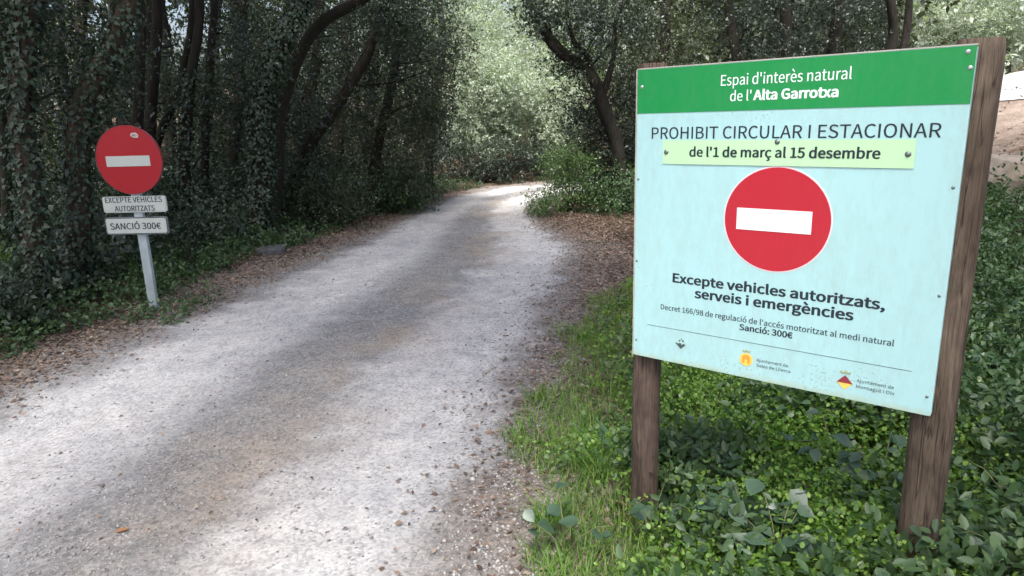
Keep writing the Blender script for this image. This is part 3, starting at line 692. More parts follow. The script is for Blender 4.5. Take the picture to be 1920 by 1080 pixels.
def litter_at(x, y, smin, smax, lift=0.012):
    n = len(x); P = np.stack([x, y, terrain(x, y) + lift + 0.012 * rng.random(n)], 1)
    a = rng.random(n) * 6.283; D = np.stack([np.cos(a), np.sin(a), rng.normal(0, 0.22, n)], 1)
    N = np.stack([rng.normal(0, .3, n), rng.normal(0, .3, n), np.ones(n)], 1); L = smin + (smax - smin) * rng.random(n)
    return leaves(P, D, N, L, L * (0.4 + 0.3 * rng.random(n)), (KITE[0] * np.array([1, 1, 2.2]), KITE[1]))
parts = []
x, y, u = road_points(26000, lambda n: 1.10 + np.abs(rng.normal(0, 0.17, n)) * np.where(rng.random(n) < .3, -1.0, 1.15), 1.5, 12, 1.3)
k = rng.random(len(x)) < 0.25 + 0.75 * sstep(2.2, 5.0, y) ; x, y = x[k], y[k]
parts.append(litter_at(x, y, 0.015, 0.042))
x, y, u = road_points(14000, lambda n: -1.12 - rng.normal(0, 0.17, n), 3.2, 15, 1.3)
parts.append(litter_at(x, y, 0.02, 0.05))
x, y, u = road_points(700, lambda n: rng.uniform(-.9, .9, n), 1.5, 14, 1.4)
parts.append(litter_at(x, y, 0.012, 0.03))
x = rng.uniform(0.6, 4.5, 9000); y = rng.uniform(5.6, 12.5, 9000); o, h = lateral(x, y); k = (o - h) > -0.05
parts.append(litter_at(x[k], y[k], 0.03, 0.06))
x = rng.uniform(3.5, 9.5, 4500); y = rng.uniform(4.0, 13, 4500); k = (x * .957 + y * .302) < 10.6
parts.append(litter_at(x[k], y[k], 0.03, 0.075))
x = rng.uniform(-9, -2.4, 9000); y = rng.uniform(5.0, 16, 9000); o, h = lateral(x, y); k = (o + h) < -0.3
parts.append(litter_at(x[k], y[k], 0.03, 0.06))
tag(obj('leaf_litter', mesh_np('leaf_litter', *merge(parts)), MAT['litter']), 'brown dead leaves covering the verges of the gravel track', 'leaf litter', kind='stuff')

# ------------------------------------------------------------------ right verge: grass, small leafy cover, brambles
def grass_blades(x, y, hmin, hmax, lean=0.5, w=0.004):
    n = len(x); z = terrain(x, y); h = hmin + (hmax - hmin) * rng.random(n) ** 1.5; a = rng.random(n) * 6.283
    d = np.stack([np.cos(a), np.sin(a), np.zeros(n)], 1); s = np.stack([-np.sin(a), np.cos(a), np.zeros(n)], 1)
    ln = lean * (0.3 + rng.random(n)); V = np.empty((n, 7, 3)); b = np.stack([x, y, z - 0.005], 1)
    for i, (t, ww) in enumerate(((0, 1.0), (.4, .9), (.75, .6))):
        c = b + d * (ln * h * t ** 2)[:, None] + np.array([0, 0, 1.0]) * (h * (t - 0.25 * ln * t * t))[:, None]
        V[:, i * 2] = c + s * w * ww; V[:, i * 2 + 1] = c - s * w * ww
    V[:, 6] = b + d * (ln * h)[:, None] + np.array([0, 0, 1.0]) * (h * (1 - 0.25 * ln))[:, None]
    o = (np.arange(n) * 7)[:, None]
    F = np.concatenate([np.array([[0, 1, 3, 2, 2, 3, 5, 4, 4, 5, 6]]) + o], 1)
    return V.reshape(-1, 3), F.ravel(), np.tile([4, 4, 3], n)
def verge_mask(x, y, lo=0.12):
    o, h = lateral(x, y); r = o - h + 0.20 * wob(x, y, 3.1) + 0.15 * wob(x, y, 8.0, 2.0) + 0.08 * wob(x, y, 21.0, 1.0)
    return (r > lo) & (y < 6.1 + 1.0 * (x - 0.8) + 0.3 * wob(x, y, 2.0))
def patch(x, y, s): return wob(x, y, 2.7, s) * 0.6 + wob(x, y, 6.3, s + 1) * 0.4
n = 80000
y = 1.5 + 5.5 * rng.random(n) ** 1.3; x = -0.3 + (0.6 + 0.55 * y) * rng.random(n) ** 1.3; k = verge_mask(x, y, .04)
o, h = lateral(x, y); r = o - h
k &= rng.random(n) < np.clip(0.25 + 0.5 * patch(x, y, 0.4) + 0.75 * np.exp(-((r - .35) / .35) ** 2), 0.05, 1)
x, y = x[k], y[k]
g = [grass_blades(x, y, 0.03, 0.13, 0.8, 0.0020)]
tx = rng.uniform(-0.1, 3.0, 150); ty = rng.uniform(1.7, 6.5, 150); k = verge_mask(tx, ty, .15); tx, ty = tx[k], ty[k]
tx = np.repeat(tx, 45) + rng.normal(0, .035, len(tx) * 45); ty = np.repeat(ty, 45) + rng.normal(0, .035, len(ty) * 45)
g.append(grass_blades(tx, ty, 0.06, 0.17, 0.9, 0.0022))
tag(obj('grass', mesh_np('grass', *merge(g)), MAT['grass']), 'fresh green grass on the verge around the board posts', 'grass', kind='stuff')

n = 7000
y = 1.45 + 6.0 * rng.random(n) ** 1.25; x = -0.2 + (0.8 + 0.62 * y) * rng.random(n); k = verge_mask(x, y, .3)
k &= (np.hypot(x - 0.44, y - 2.40) > 0.24) | (rng.random(n) < .2)
x, y = x[k], y[k]; p1 = patch(x, y, 0.4); p2 = patch(x * 1.6, y * 1.6, 3.3); o, h = lateral(x, y)
def cover(sel, hmin, hmax, rad, twigs, per, size, tpl, tw, flat, asp):
    X, Y = x[sel], y[sel]; hf = np.clip(0.55 + 0.6 * wob(X, Y, 4.2, 5.0), .15, 1.2)
    C = np.stack([X, Y, terrain(X, Y) + hmin + (hmax - hmin) * hf * rng.random(len(X)) ** .7], 1)
    return sprays(C, np.full(len(C), rad) * (.6 + .8 * rng.random(len(C))), twigs, per, size, tpl, droop=-0.25, tw=tw, flat=flat, asp=asp)
fine = (p2 < 0.35) & (p1 < 0.6) & (rng.random(len(x)) < .4 + .45 * sstep(.3, .9, o - h))
tag(obj('leafy_ground_cover', mesh_np('leafy_ground_cover', *cover(fine, 0.02, 0.15, 0.075, 7, 5, 0.020, OVAL, 0.06, 1.0, 0.75)), MAT['cover_leaf']), 'low small leaved yellow green plants carpeting the verge below the board', 'ground cover', kind='stuff')
mid = (p2 > 0.0) & (rng.random(len(x)) < .48 * sstep(.3, .9, o - h))
tag(obj('nettle_cover', mesh_np('nettle_cover', *cover(mid, 0.03, 0.22, 0.09, 5, 4, 0.050, OVAL, 0.10, .9, 0.5)), MAT['verge_leaf']), 'darker long leaved plants mixed into the verge below the board', 'ground cover', kind='stuff')
thin = (rng.random(len(x)) < .10)
tag(obj('clover_cover', mesh_np('clover_cover', *cover(thin, 0.03, 0.17, 0.08, 6, 4, 0.030, OVAL, 0.06, 1.4, 0.95)), MAT['fresh_leaf']), 'round leaved clover scattered through the verge plants', 'ground cover', kind='stuff')
x = rng.uniform(1.6, 7.5, 5200); y = rng.uniform(2.2, 9.5, 5200); q = x * .957 + y * .302; k = (q < 5.9 + 0.5 * wob(x, y, 1.7)) & (y < 3.2 + x * 1.0) & verge_mask(x, y, .5)
x, y = x[k], y[k]; C = np.stack([x, y, terrain(x, y) + 0.06 + 0.22 * rng.random(len(x)) ** 2], 1)
tag(obj('bank_undergrowth', mesh_np('bank_undergrowth', *sprays(C, np.full(len(C), 0.15), 7, 6, 0.036, OVAL, tw=.11, flat=.8, asp=.6)), MAT['verge_leaf']), 'dark green leafy undergrowth covering the bank right of the board', 'undergrowth', kind='stuff')

def leaf_piece(name, pts, curl):
    """serrated oval leaf with a folded midrib; pts: (along, half width)"""
    V = [(t, 0, -curl * t * t) for t, w in pts]; n = len(pts)
    V += [(t, w, 0.18 * w - curl * t * t) for t, w in pts]; V += [(t, -w, 0.18 * w - curl * t * t) for t, w in pts]
    F = []
    for i in range(n - 1): F += [(i, i + 1, n + i + 1, n + i), (i, 2 * n + i, 2 * n + i + 1, i + 1)]
    me = mesh_py(name, V, F, True); me.materials.append(MAT['bramble_leaf']); return me
LP = [leaf_piece('leaf', [(0, .01), (.14, .26), (.35, .40), (.6, .34), (.82, .17), (1, .005)], c) for c in (0.15, 0.35, 0.02)]
def bramble(px, py, label, n=13, h=0.22, sp=0.2, size=0.065, grp='brambles on the right verge'):
    g0 = ground_at(px, py); r0 = empty('bramble_plant', (g0[0], g0[1], g0[2] + 0.04)); tag(r0, label, 'bramble', grp)
    for k in range(max(3, n // 4)):
        a = rng.random() * 6.283; e = np.array([math.cos(a) * sp, math.sin(a) * sp, h * (0.6 + 0.5 * rng.random())])
        pth = [np.array([0, 0, 0]), e * np.array([.3, .3, .6]), e * np.array([.7, .7, .95]), e]
        V, F = tube(pth, [.003, .0028, .0022, .0012], 5); obj('stem', mesh_py('stem', V, F, True), MAT['stem'], r0)
        for j in range(4):
            t = 0.35 + 0.22 * j; q = pth[1] * max(0, 1 - t * 1.3) + e * min(1, t) ; q = q + rng.normal(0, 0.02, 3)
            lf = obj('leaf', LP[int(rng.integers(3))], None, r0); s = size * (0.6 + 0.8 * rng.random())
            lf.location = [float(v) for v in q]; lf.scale = (s, s, s)
            lf.rotation_euler = (float(rng.normal(0, .35)), float(rng.normal(0.15, .3)), float(rng.random() * 6.283))
BR = [(1395, 1050, 'grey green bramble with broad leaves at the bottom edge of the photo'), (1455, 1068, 'broad leaved bramble beside the one at the bottom edge'), (1330, 1072, 'small bramble at the bottom edge left of the broad leaved ones'),
      (1560, 900, 'bramble sprig between the two board posts'), (1600, 830, 'glossy bramble under the lower right corner of the board'), (1510, 800, 'leafy bramble just below the orange and yellow emblems'),
      (1440, 770, 'bramble growing right below the board centre'), (1650, 930, 'bramble against the thick right post'), (1745, 1045, 'pale leaved bramble at the foot of the right post'),
      (1850, 720, 'large leaved bramble right of the right post'), (1895, 650, 'big glossy bramble at the right photo edge'), (1880, 800, 'bramble low at the right edge beside the post'),
      (1840, 900, 'bramble right of the foot of the thick post'), (1300, 925, 'bramble sprig just right of the left post'), (1225, 1000, 'leafy sprig covering the foot of the left post'),
      (1060, 1060, 'broad single leaved sprig on the gravel edge near the bottom'), (1870, 590, 'bramble on the bank above the large leaved one'), (1900, 1000, 'bramble in the lower right corner')]
for i, (px, py, lb) in enumerate(BR):
    big = i in (9, 10, 0, 1)
    bramble(px, py, lb, 26 if big else 12, 0.22 if i in (9, 10, 16) else 0.17, 0.17, 0.075 if big else 0.058)
# tall tufts of grass on the gravel edge
for px, py, lb in ((1030, 985, 'bright tuft of long grass at the gravel edge left of the left post'), (1120, 900, 'smaller tuft of grass between the gravel and the left post'), (1100, 640, 'grass tuft at the far end of the verge')):
    g0 = ground_at(px, py); n = 90; xx = g0[0] + rng.normal(0, .035, n); yy = g0[1] + rng.normal(0, .035, n)
    tag(obj('grass_tuft', mesh_np('grass_tuft', *grass_blades(xx, yy, 0.09, 0.20, 1.0, 0.0025)), MAT['grass']), lb, 'grass tuft', 'grass tufts along the gravel edge')

# ------------------------------------------------------------------ left verge
n = 1300
y = rng.uniform(3.6, 15.5, n); u = rng.random(n) ** 1.2
k = np.searchsorted(ROAD[:, 1], y).clip(1, len(ROAD) - 1)
o = -(ROAD[k, 2] + 0.42 + 0.22 * wob(y, y * .3, 1.9) + u * 1.3); x = ROAD[k, 0] + RGT[k, 0] * o; yy = y + RGT[k, 1] * o
C = np.stack([x, yy, terrain(x, yy) + 0.03 + 0.16 * u * rng.random(n)], 1)
tag(obj('verge_plants', mesh_np('verge_plants', *sprays(C, np.full(n, 0.13), 6, 6, 0.042, OVAL, tw=.09, flat=1.2, asp=.65)), MAT['verge_leaf']), 'low green plants along the left edge of the track', 'ground cover', kind='stuff')
n = 2300
y = rng.uniform(4.2, 19, n); u = rng.random(n)
k = np.searchsorted(ROAD[:, 1], y.clip(0, 14)).clip(1, len(ROAD) - 1)
o = -(ROAD[k, 2] + 1.15 + 0.2 * wob(y, y * .3, 1.4) + u * 8.0); x = ROAD[k, 0] + RGT[k, 0] * o; yy = y
C = np.stack([x, yy, terrain(x, yy) + 0.05 + 0.55 * rng.random(n) ** 1.6 * np.minimum(1, .3 + u * 6)], 1)
tag(obj('ivy_undergrowth', mesh_np('ivy_undergrowth', *sprays(C, np.full(n, 0.24), 8, 7, 0.062, IVY, tw=.18, flat=.8, asp=.9)), MAT['ivy_leaf']), 'dark ivy undergrowth covering the woodland floor behind the small sign', 'undergrowth', kind='stuff')
x = rng.uniform(-3.3, -2.75, 26); y = rng.uniform(5.5, 6.3, 26)
C = np.stack([x, y, terrain(x, y) + 0.04 + .05 * rng.random(26)], 1)
tag(obj('verge_weeds', mesh_np('verge_weeds', *sprays(C, np.full(26, 0.07), 6, 5, 0.04, OVAL, tw=.1, flat=1.0, asp=.5)), MAT['verge_leaf']), 'green weeds round the foot of the steel post', 'ground cover', kind='stuff')

# ------------------------------------------------------------------ trees
def path_world(pts, top=None):
    """pts (px, py, Y): the first one is set on the ground below; the last direction is carried on up to z = top"""
    W = [at_y(px, py, Y) for px, py, Y in pts]
    W[0][2] = tz(W[0][0], W[0][1]) - 0.15
    if top is not None:
        d = W[-1] - W[-2]; d = d / np.linalg.norm(d); p = W[-1].copy()
        while p[2] < top:
            d = d * 0.75 + np.array([0, 0, 0.25]); d += rng.normal(0, .10, 3); d /= np.linalg.norm(d); p = p + d * 0.7; W.append(p.copy())
    return np.array(W)
def limb(a, b, r0, r1, sag=0.1, n=6):
    a = np.asarray(a); b = np.asarray(b); d = b - a; L = np.linalg.norm(d)
    k = rng.normal(0, 0.09 * L, 3); P = []
    for i in range(n):
        t = i / (n - 1); P.append(a + d * t + (k + np.array([0, 0, sag * L])) * math.sin(math.pi * t))
    return tube(P, [r0 + (r1 - r0) * i / (n - 1) for i in range(n)], 6, 0.08, L)
HOLES = [(300, 40, 70, 42), (240, 70, 22, 30), (150, 55, 30, 22), (255, 170, 18, 28), (330, 250, 18, 40), (400, 25, 20, 15)]   # chinks in the wood where the sky shows
def to_px(C):
    d = (np.atleast_2d(C) - np.array([0, 0, H])) @ RM; return 960 + FPX * d[:, 0] / d[:, 2], 540 + FPX * d[:, 1] / d[:, 2]
def in_hole(C, grow=1.0):
    X, Y = to_px(C); k = np.zeros(len(X), bool)
    for hx, hy, a, b in HOLES: k |= ((X - hx) / (a * grow)) ** 2 + ((Y - hy) / (b * grow)) ** 2 < 1
    return k
def over_gap(C):
    """clumps that would shade the bend: the wood is open above it"""
    t = C[:, 2] / sd[2]; gx_ = C[:, 0] - sd[0] * t; gy_ = C[:, 1] - sd[1] * t
    return (gy_ > 12.3) & (gx_ > -3.0) & (gx_ < 3.0)
def clumps(box, n, r):
    x0, y0, x1, y1, Y0, Y1 = box; C = []
    for _ in range(n): C.append(at_y(rng.uniform(x0, x1), rng.uniform(y0, y1), rng.uniform(Y0, Y1)))
    C = np.array(C); C[:, 2] = np.maximum(C[:, 2], terrain(C[:, 0], C[:, 1]) + 0.15)
    R = r * (0.7 + 0.6 * rng.random(n)); k = ~((C[:, 1] > 7.5) & in_hole(C))
    return C[k], R[k]
def tree(name, label, pts, w, top=6.0, boughs=(), leaf='oak_leaf', bark='bark', ivy=0, ivy_top=4.0, canopy=10, crad=2.2, group=None, lsize=0.055, tw=28, per=12, w_top=None, cat='tree', clsize=0.13, forks=()):
    W = path_world(pts, top); base = W[0]
    t0 = empty(name, (base[0], base[1], base[2] + 0.15)); tag(t0, label, cat, group); O = np.array(t0.location)
    n = 6; P = catmull(W, n); zt = np.linspace(0, 1, len(P))
    r0 = w / 2 * pts[0][2] / FPX
    rad = r0 * (1.0 - 0.65 * zt); rad[:4] *= np.array([1.45, 1.25, 1.12, 1.05])
    P2 = P + np.stack([wob(P[:, 2], P[:, 0], 3.0), wob(P[:, 2], P[:, 1], 2.6, 1.0), P[:, 2] * 0], 1) * r0 * 0.5
    V, F = tube(P2 - O, rad, 10, 0.13, base[0] * 3)
    obj('trunk', mesh_py('trunk', V, F, True), MAT[bark], t0)
    for fk in forks:
        Wf = np.array([at_y(px, py, Y) for px, py, Y, _ in fk]); Pf = catmull(Wf, 5)
        rf = np.interp(np.linspace(0, 1, len(Pf)), np.linspace(0, 1, len(fk)), [q[3] / 2 * q[2] / FPX for q in fk])
        V, F = tube(Pf - O, rf, 8, 0.12, 2.0); obj('limb', mesh_py('limb', V, F, True), MAT[bark], t0)
    parts = []
    def attach(C):
        k = P[np.argmin(np.linalg.norm(P - C, axis=1) + 1.2 * np.maximum(0, P[:, 2] - C[2] + 0.2))]
        L = np.linalg.norm(C - k); V, F = limb(k - O, C - O, min(r0 * .5, 0.008 + 0.009 * L), 0.003)
        obj('branch', mesh_py('branch', V, F, True), MAT[bark], t0)
    for box, cnt, r in boughs:
        C, R = clumps(box, cnt, r)
        for c in C[::5]: attach(c)
        parts.append(sprays(C - O, R, tw, per, lsize, KITE, tw=.28))
    if canopy:
        tp = W[-1]; d = unit(rng.normal(size=(canopy, 3))) * (rng.random((canopy, 1)) ** .4) * np.array([crad, crad, crad * .55]); C = tp + d; C[:, 2] = np.maximum(C[:, 2], 3.4 + 0.1 * np.maximum(0, C[:, 1] - 4))
        C = C[~over_gap(C)]
        for c in C[::2]: attach(c)
        if len(C): parts.append(sprays(C - O, np.full(len(C), .85), 26, 12, clsize, KITE, tw=.4))
    if parts: obj('crown', mesh_np('crown', *merge(parts)), MAT[leaf], t0)
    if ivy:
        ivy = int(ivy * 1.7)
        zz = P2[:, 2]; idx = np.where(zz < ivy_top)[0]; i = rng.choice(idx[:-1] if len(idx) > 1 else idx, ivy); f = rng.random(ivy)[:, None]
        i2 = np.minimum(i + 1, len(P2) - 1); c = P2[i] * (1 - f) + P2[i2] * f; a = rng.random(ivy) * 6.283
        out_ = np.stack([np.cos(a), np.sin(a), np.zeros(ivy)], 1)
        thick = (0.7 + 0.5 * wob(c[:, 2] * 2, a, 1.6))[:, None].clip(.25, 2)
        Pi = c + out_ * (rad[i][:, None] * 1.0 + 0.13 * thick * rng.random((ivy, 1)) ** 1.4) - O
        D = np.array([0, 0, -0.8]) + out_ * 0.45 + rng.normal(size=(ivy, 3)) * 0.45; N = out_ + np.array([0, 0, .55]) + rng.normal(size=(ivy, 3)) * .3
        L = 0.026 + 0.032 * rng.random(ivy)
        obj('ivy', mesh_np('ivy', *leaves(Pi, D, N, L, L * .95, IVY)), MAT['ivy_leaf'], t0)
    return t0

# left of the track
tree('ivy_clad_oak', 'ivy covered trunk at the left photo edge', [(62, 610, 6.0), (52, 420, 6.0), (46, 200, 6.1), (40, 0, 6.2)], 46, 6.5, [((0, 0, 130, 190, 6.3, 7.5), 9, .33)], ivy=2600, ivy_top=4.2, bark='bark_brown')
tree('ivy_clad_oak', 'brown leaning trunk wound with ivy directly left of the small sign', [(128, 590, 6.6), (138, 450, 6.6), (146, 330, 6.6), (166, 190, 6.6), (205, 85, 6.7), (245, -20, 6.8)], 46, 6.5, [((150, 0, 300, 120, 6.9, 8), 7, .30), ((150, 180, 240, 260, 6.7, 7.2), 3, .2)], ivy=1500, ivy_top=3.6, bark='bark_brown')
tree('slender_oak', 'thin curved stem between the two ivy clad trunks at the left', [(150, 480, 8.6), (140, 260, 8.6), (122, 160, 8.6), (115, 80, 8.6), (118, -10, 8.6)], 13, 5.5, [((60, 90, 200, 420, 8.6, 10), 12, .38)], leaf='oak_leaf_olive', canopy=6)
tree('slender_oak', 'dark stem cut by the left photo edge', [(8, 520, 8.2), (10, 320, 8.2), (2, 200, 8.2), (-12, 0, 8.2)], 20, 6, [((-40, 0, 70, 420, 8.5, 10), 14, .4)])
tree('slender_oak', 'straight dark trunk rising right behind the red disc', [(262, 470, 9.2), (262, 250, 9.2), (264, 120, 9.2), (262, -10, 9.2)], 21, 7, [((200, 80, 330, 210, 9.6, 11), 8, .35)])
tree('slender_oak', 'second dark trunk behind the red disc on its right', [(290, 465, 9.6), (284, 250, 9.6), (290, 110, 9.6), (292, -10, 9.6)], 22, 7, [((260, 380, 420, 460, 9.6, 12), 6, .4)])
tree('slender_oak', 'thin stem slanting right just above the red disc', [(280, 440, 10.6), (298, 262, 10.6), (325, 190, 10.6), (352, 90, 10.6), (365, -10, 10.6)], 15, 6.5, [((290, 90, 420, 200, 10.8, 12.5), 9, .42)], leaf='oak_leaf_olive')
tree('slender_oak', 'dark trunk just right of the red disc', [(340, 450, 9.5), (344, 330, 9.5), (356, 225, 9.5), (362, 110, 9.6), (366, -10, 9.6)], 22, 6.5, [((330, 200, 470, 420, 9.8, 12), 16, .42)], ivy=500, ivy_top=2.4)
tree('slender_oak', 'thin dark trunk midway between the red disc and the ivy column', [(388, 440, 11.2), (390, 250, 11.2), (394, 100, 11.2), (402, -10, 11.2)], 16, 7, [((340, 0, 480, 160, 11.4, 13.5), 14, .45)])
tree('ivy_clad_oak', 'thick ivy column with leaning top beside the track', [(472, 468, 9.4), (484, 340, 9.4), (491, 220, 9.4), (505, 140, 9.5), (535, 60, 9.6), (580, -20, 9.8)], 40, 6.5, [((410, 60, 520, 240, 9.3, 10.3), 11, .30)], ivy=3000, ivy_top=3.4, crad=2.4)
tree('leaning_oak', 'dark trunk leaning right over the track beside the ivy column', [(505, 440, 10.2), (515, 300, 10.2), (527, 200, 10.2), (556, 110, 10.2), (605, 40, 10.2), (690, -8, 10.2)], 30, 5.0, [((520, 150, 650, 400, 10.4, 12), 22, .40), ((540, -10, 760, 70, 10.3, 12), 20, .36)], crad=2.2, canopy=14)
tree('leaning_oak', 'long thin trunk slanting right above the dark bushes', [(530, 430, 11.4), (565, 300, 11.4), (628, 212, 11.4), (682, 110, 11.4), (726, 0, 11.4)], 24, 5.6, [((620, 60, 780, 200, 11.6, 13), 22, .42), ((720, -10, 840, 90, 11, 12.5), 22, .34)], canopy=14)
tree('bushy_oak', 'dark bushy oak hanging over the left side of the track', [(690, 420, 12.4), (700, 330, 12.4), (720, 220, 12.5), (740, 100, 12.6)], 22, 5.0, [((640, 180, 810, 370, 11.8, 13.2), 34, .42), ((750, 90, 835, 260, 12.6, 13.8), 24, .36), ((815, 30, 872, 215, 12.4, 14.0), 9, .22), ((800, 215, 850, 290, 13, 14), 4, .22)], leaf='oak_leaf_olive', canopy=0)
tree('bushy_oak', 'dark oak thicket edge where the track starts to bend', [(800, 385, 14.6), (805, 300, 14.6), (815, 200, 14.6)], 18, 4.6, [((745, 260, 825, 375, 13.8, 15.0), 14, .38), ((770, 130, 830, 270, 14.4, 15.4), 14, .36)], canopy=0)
# deeper wood, left: trunks with low boughs
k_ = 0
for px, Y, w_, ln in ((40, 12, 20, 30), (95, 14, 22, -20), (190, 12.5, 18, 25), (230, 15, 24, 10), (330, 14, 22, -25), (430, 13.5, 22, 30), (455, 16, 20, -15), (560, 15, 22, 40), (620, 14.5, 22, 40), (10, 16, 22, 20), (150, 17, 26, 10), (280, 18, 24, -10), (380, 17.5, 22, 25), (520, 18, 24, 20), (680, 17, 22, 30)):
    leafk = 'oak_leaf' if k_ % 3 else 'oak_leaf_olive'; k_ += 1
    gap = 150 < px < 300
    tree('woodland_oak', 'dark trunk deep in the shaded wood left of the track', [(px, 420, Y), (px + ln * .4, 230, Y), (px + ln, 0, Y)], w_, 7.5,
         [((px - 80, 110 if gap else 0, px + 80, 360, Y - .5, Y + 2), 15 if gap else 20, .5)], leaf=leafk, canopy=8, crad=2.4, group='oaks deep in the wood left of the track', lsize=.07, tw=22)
# right of the track
tree('holm_oak', 'black gnarled oak arching left over the far end of the track', [(1170, 400, 11.9), (1158, 300, 11.9), (1140, 222, 11.9), (1108, 145, 11.9), (1050, 95, 11.9), (1018, 40, 11.9), (985, -20, 11.9)], 30, 4.8,
     [((1080, -10, 1210, 120, 11.2, 12.8), 26, .36), ((985, -15, 1090, 50, 11.3, 12.5), 14, .22), ((1070, 160, 1190, 330, 12.0, 13.2), 32, .36), ((1010, 60, 1090, 150, 11.8, 12.8), 5, .2)], canopy=14,
     forks=[[(1108, 145, 11.9, 16), (1102, 105, 11.8, 12), (1078, 80, 11.7, 9), (1065, 40, 11.6, 6)], [(1128, 185, 11.9, 14), (1150, 110, 11.8, 10), (1155, 40, 11.8, 7), (1180, -10, 11.8, 5)]], leaf='oak_leaf')
for px, Y, w_, ln, lb in ((1240, 12.5, 22, 10, 'dark trunk above the left corner of the board'), (1385, 13.2, 20, -14, 'dark trunk above the left half of the green header'), (1475, 13.6, 24, -6, 'dark trunk above the middle of the green header'),
                          (1555, 14.2, 26, 20, 'thick dark trunk above the right half of the green header')):
    tree('holm_oak', lb, [(px, 400, Y), (px, 200, Y), (px + ln * .5, 80, Y), (px + ln, -10, Y)], w_, 6.5, [((px - 75, 0, px + 75, 150, Y - .8, Y + 1.6), 17, .42), ((px - 60, 150, px + 60, 330, Y, Y + 2), 8, .45)], leaf='oak_leaf' if px % 2 else 'oak_leaf_olive', canopy=8, group='dark oaks behind the board')
tree('slender_oak', 'left of two bare dark stems above the right end of the board', [(1664, 300, 14.4), (1668, 120, 14.4), (1676, 60, 14.4), (1671, -10, 14.4)], 20, 7, [((1590, -10, 1660, 60, 14.6, 16), 7, .38)], canopy=7, crad=1.6)
tree('slender_oak', 'right of two bare dark stems above the right end of the board', [(1680, 300, 14.9), (1689, 120, 14.9), (1696, 60, 14.9), (1706, -10, 14.9)], 15, 7, [((1610, 60, 1700, 130, 15.5, 17), 5, .35)], canopy=6, crad=1.6)
# pale sunlit trees
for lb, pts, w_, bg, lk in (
    ('pale grey green tree in the light gap straight ahead', [(905, 345, 19), (905, 260, 19.2), (900, 200, 19.4)], 14, [((840, 100, 960, 250, 18.3, 20.5), 70, .50), ((825, 210, 910, 285, 18.2, 19.2), 16, .40)], 'lit_pale_leaf'),
    ('pale bushy tree right of centre in the light gap', [(1000, 345, 20.5), (1000, 280, 20.6), (1005, 210, 20.8)], 14, [((935, 150, 1075, 270, 19.2, 21.5), 66, .52), ((1000, 90, 1080, 170, 20.5, 22), 18, .5)], 'lit_pale_leaf'),
    ('tall pale tree top at the back of the light gap', [(925, 340, 24), (925, 220, 24), (915, 130, 24.5)], 16, [((845, 25, 985, 150, 23, 26), 64, .65)], 'lit_pale_leaf'),
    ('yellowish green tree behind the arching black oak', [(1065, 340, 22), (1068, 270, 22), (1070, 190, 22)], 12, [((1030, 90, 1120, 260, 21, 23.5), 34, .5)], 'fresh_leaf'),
    ('pale tree on the bank above the right post', [(1790, 130, 22), (1792, 70, 22), (1795, 20, 22)], 18, [((1715, -10, 1850, 75, 20, 24), 50, .62)], 'lit_pale_leaf'),
    ('pale green tree at the upper right corner', [(1890, 110, 23), (1890, 70, 23), (1893, 20, 23)], 18, [((1820, -20, 1960, 110, 21.5, 25), 52, .62)], 'lit_pale_leaf')):
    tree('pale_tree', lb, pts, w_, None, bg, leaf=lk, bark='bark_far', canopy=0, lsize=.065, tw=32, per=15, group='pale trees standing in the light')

# unseen oaks added so that their dense crowns keep the sun off the foreground
def added_shade_oak(label, x, y, top, C, bark='bark'):
    z0 = tz(x, y); t0 = empty('added_shade_oak', (x, y, z0)); tag(t0, label, 'tree', 'added unseen oaks shading the foreground')
    P = [np.array([0, 0, -.2]), np.array([.1, .05, 2.5]), np.array([-.1, .2, 5]), np.array([(C[:, 0].mean() - x) * .4, (C[:, 1].mean() - y) * .4, top])]
    V, F = tube(catmull(np.array(P), 6), np.linspace(.26, .12, 19), 12, .12, 1.0); obj('trunk', mesh_py('trunk', V, F, True), MAT[bark], t0)
    O = np.array([x, y, z0])
    for c in C[::4]:
        V, F = limb(P[3] * np.array([1, 1, .9]), c - O, .05, .008); obj('branch', mesh_py('branch', V, F, True), MAT[bark], t0)
    obj('crown', mesh_np('crown', *sprays(C - O, np.full(len(C), 1.1), 24, 12, .19, KITE, tw=.4)), MAT['oak_leaf'], t0)
def disc_points(n, cx, cy, rx, ry, z0, z1):
    a = rng.random(n) * 6.283; r = np.sqrt(rng.random(n)); return np.stack([cx + rx * r * np.cos(a), cy + ry * r * np.sin(a), rng.uniform(z0, z1, n)], 1)
added_shade_oak('added unseen oak right of the track shading the foreground', 4.2, -3.2, 7.5, disc_points(95, 2.6, 0.6, 4.0, 5.0, 7.6, 10.4))
added_shade_oak('added unseen oak left of the track shading the foreground', -6.2, -1.5, 7.5, disc_points(105, -3.2, 2.4, 4.2, 5.2, 7.6, 10.4))

# shrubs
def shrub(label, px, py, boxes, leaf, lsize=.05, tw=24, grp=None):
    g0 = ground_at(px, py); t0 = empty('shrub', g0); tag(t0, label, 'shrub', grp); parts = []
    for box, cnt, r in boxes:
        C, R = clumps(box, cnt, r)
        for c in C[::3]:
            V, F = limb(np.array([rng.normal(0, .05), rng.normal(0, .05), -0.05]), c - g0, .012, .004); obj('stem', mesh_py('stem', V, F, True), MAT['bark'], t0)
        parts.append(sprays(C - g0, R, tw, 11, lsize, KITE, tw=.22))
    obj('foliage', mesh_np('foliage', *merge(parts)), MAT[leaf], t0)
shrub('light green shrub at the inside of the bend under the black oak', 1060, 400, [((1025, 275, 1100, 370, 11.4, 12.2), 24, .20), ((1005, 350, 1085, 400, 11.0, 11.8), 10, .15)], 'fresh_leaf', .042)
shrub('dark low shrub at the foot of the black oak', 1140, 400, [((1085, 330, 1185, 405, 11.2, 12.2), 18, .26)], 'verge_leaf')
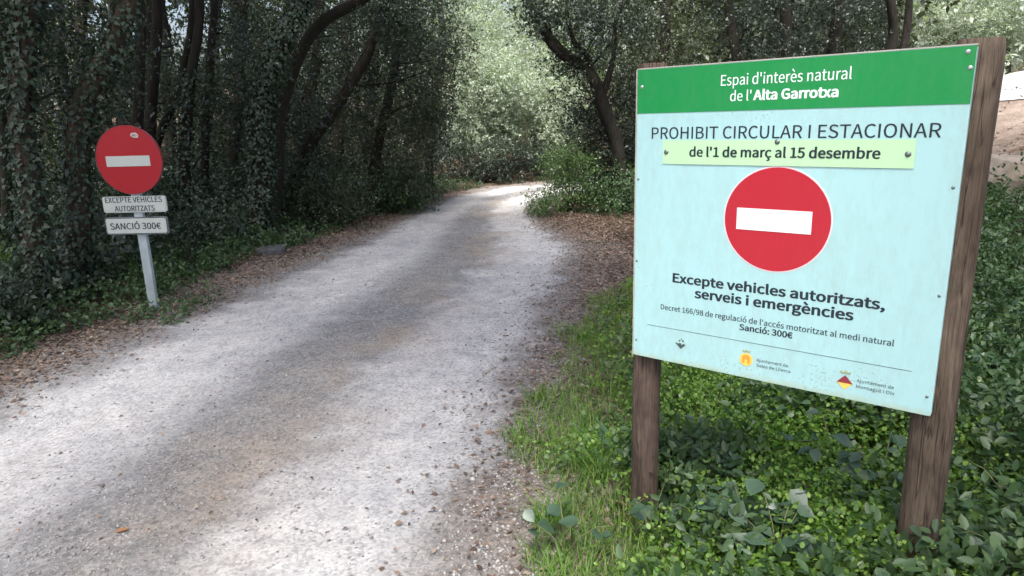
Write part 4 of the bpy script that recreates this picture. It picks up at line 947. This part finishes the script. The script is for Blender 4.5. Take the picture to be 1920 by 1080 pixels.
shrub('low green shrub at the left edge where the track narrows', 740, 405, [((690, 330, 790, 400, 11.8, 13), 16, .24)], 'verge_leaf')
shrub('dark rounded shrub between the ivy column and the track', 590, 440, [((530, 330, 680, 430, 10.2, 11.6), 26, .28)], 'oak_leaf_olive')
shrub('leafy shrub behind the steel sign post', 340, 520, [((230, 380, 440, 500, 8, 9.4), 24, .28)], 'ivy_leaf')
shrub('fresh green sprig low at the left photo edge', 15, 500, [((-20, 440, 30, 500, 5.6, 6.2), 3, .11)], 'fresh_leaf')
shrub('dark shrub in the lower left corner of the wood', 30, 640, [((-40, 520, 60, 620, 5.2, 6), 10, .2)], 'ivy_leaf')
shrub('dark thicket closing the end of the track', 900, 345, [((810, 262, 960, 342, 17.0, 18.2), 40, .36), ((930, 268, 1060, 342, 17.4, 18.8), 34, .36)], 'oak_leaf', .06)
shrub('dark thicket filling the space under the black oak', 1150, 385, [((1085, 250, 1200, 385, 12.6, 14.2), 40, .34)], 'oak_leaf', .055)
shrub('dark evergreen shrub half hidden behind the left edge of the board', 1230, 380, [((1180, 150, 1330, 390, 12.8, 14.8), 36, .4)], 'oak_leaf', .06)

# far woodland closing the view on every side of the frame
def far_wood(label, az0, az1, d0, d1, h, n, leaf, size=.2):
    a = np.radians(rng.uniform(az0, az1, n)); d = rng.uniform(d0, d1, n); x = np.sin(a) * d; y = np.cos(a) * d
    C = np.stack([x, y, terrain(x, y) + 0.3 + h * rng.random(n) ** .9], 1); C = C[~in_hole(C, 1.5)]; n = len(C)
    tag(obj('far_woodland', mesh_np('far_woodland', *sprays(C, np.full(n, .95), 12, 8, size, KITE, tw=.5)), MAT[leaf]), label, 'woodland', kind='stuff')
far_wood('dense dark wood filling the background on the left', -62, -6, 21, 34, 8, 1500, 'oak_leaf_olive')
far_wood('lighter wood closing the view beyond the bend', -8, 14, 27, 40, 9, 700, 'lit_pale_leaf')
far_wood('dark wood behind the board', 10, 29, 19, 30, 7, 700, 'oak_leaf_olive')
far_wood('pale wood on the bank at the far right', 27, 62, 24, 38, 9, 700, 'lit_pale_leaf')

# ------------------------------------------------------------------ small things
def rock(name, px, py, size, mat, label, cat, grp=None, seed=0, at=None):
    import bmesh
    g0 = ground_at(px, py); bm = bmesh.new(); bmesh.ops.create_icosphere(bm, subdivisions=2, radius=1.0)
    rs = np.random.default_rng(seed)
    ph = rs.random(6) * 6
    for v in bm.verts:
        k = 1 + .16 * math.sin(3 * v.co.x + ph[0]) + .14 * math.sin(4 * v.co.y + ph[1]) + .1 * math.sin(5 * v.co.z + ph[2])
        c = v.co * k; c.x = max(-.8, min(.95, c.x)) + .1 * c.z; c.z = max(-.7, min(.7, c.z)) + .12 * c.y
        v.co = Vector((c.x * size[0], c.y * size[1], c.z * size[2]))
    me = bpy.data.meshes.new(name); bm.to_mesh(me); bm.free()
    o = obj(name, me, mat); o.location = (g0[0], g0[1], g0[2] + size[2] * .35); o.rotation_euler = (0, 0, float(rs.random() * 6)); tag(o, label, cat, grp)
MAT['rock'] = plain('grey_stone', (0.17, 0.17, 0.175), .9, var=.35, vscale=30, bump=.5, bscale=60)
MAT['rock_tan'] = plain('tan_stone', (0.34, 0.29, 0.23), .9, var=.3, vscale=12, bump=.5, bscale=30)
for i, (px, py, s) in enumerate(((205, 793, .016), (350, 905, .02), (195, 905, .03), (470, 888, .014), (560, 815, .014), (700, 1003, .016), (475, 1000, .014), (1230, 895, .014), (1110, 448, .03), (1035, 465, .025), (755, 990, .015), (830, 660, .013), (900, 500, .014), (615, 610, .015))):
    rock('stone', px, py, (s, s * .7, s * .55), MAT['rock'], 'small grey stone lying loose on the gravel track', 'stone', 'loose stones on the track', i)
rock('boulder', 505, 478, (.20, .13, .10), plain('dark_grey_stone', (0.075, 0.078, 0.085), .9, var=.4, vscale=18, bump=.6, bscale=40), 'dark grey rock at the left edge of the track below the ivy column', 'rock', None, 31)
rock('boulder', 1868, 345, (.55, .4, .28), MAT['rock_tan'], 'flat topped tan rock on the bank right of the right post', 'rock', None, 77)
for i, (px, py, lb) in enumerate(((905, 818, 'orange dead leaf on the right gravel edge'), (880, 806, 'small tan dead leaf beside the orange one'), (215, 1003, 'reddish dead leaf at the lower left of the track'))):
    g0 = ground_at(px, py); P = np.array([[0, 0, .012]]); me = mesh_np('fallen_leaf', *leaves(P, np.array([[1, .3, .1]]), np.array([[.1, .1, 1.]]), np.array([.06]), np.array([.035]), OVAL))
    o = obj('fallen_leaf', me, plain('orange_leaf', (0.34, 0.17, 0.08), .7, var=.3)); o.location = g0; tag(o, lb, 'leaf', 'single dead leaves on the track')
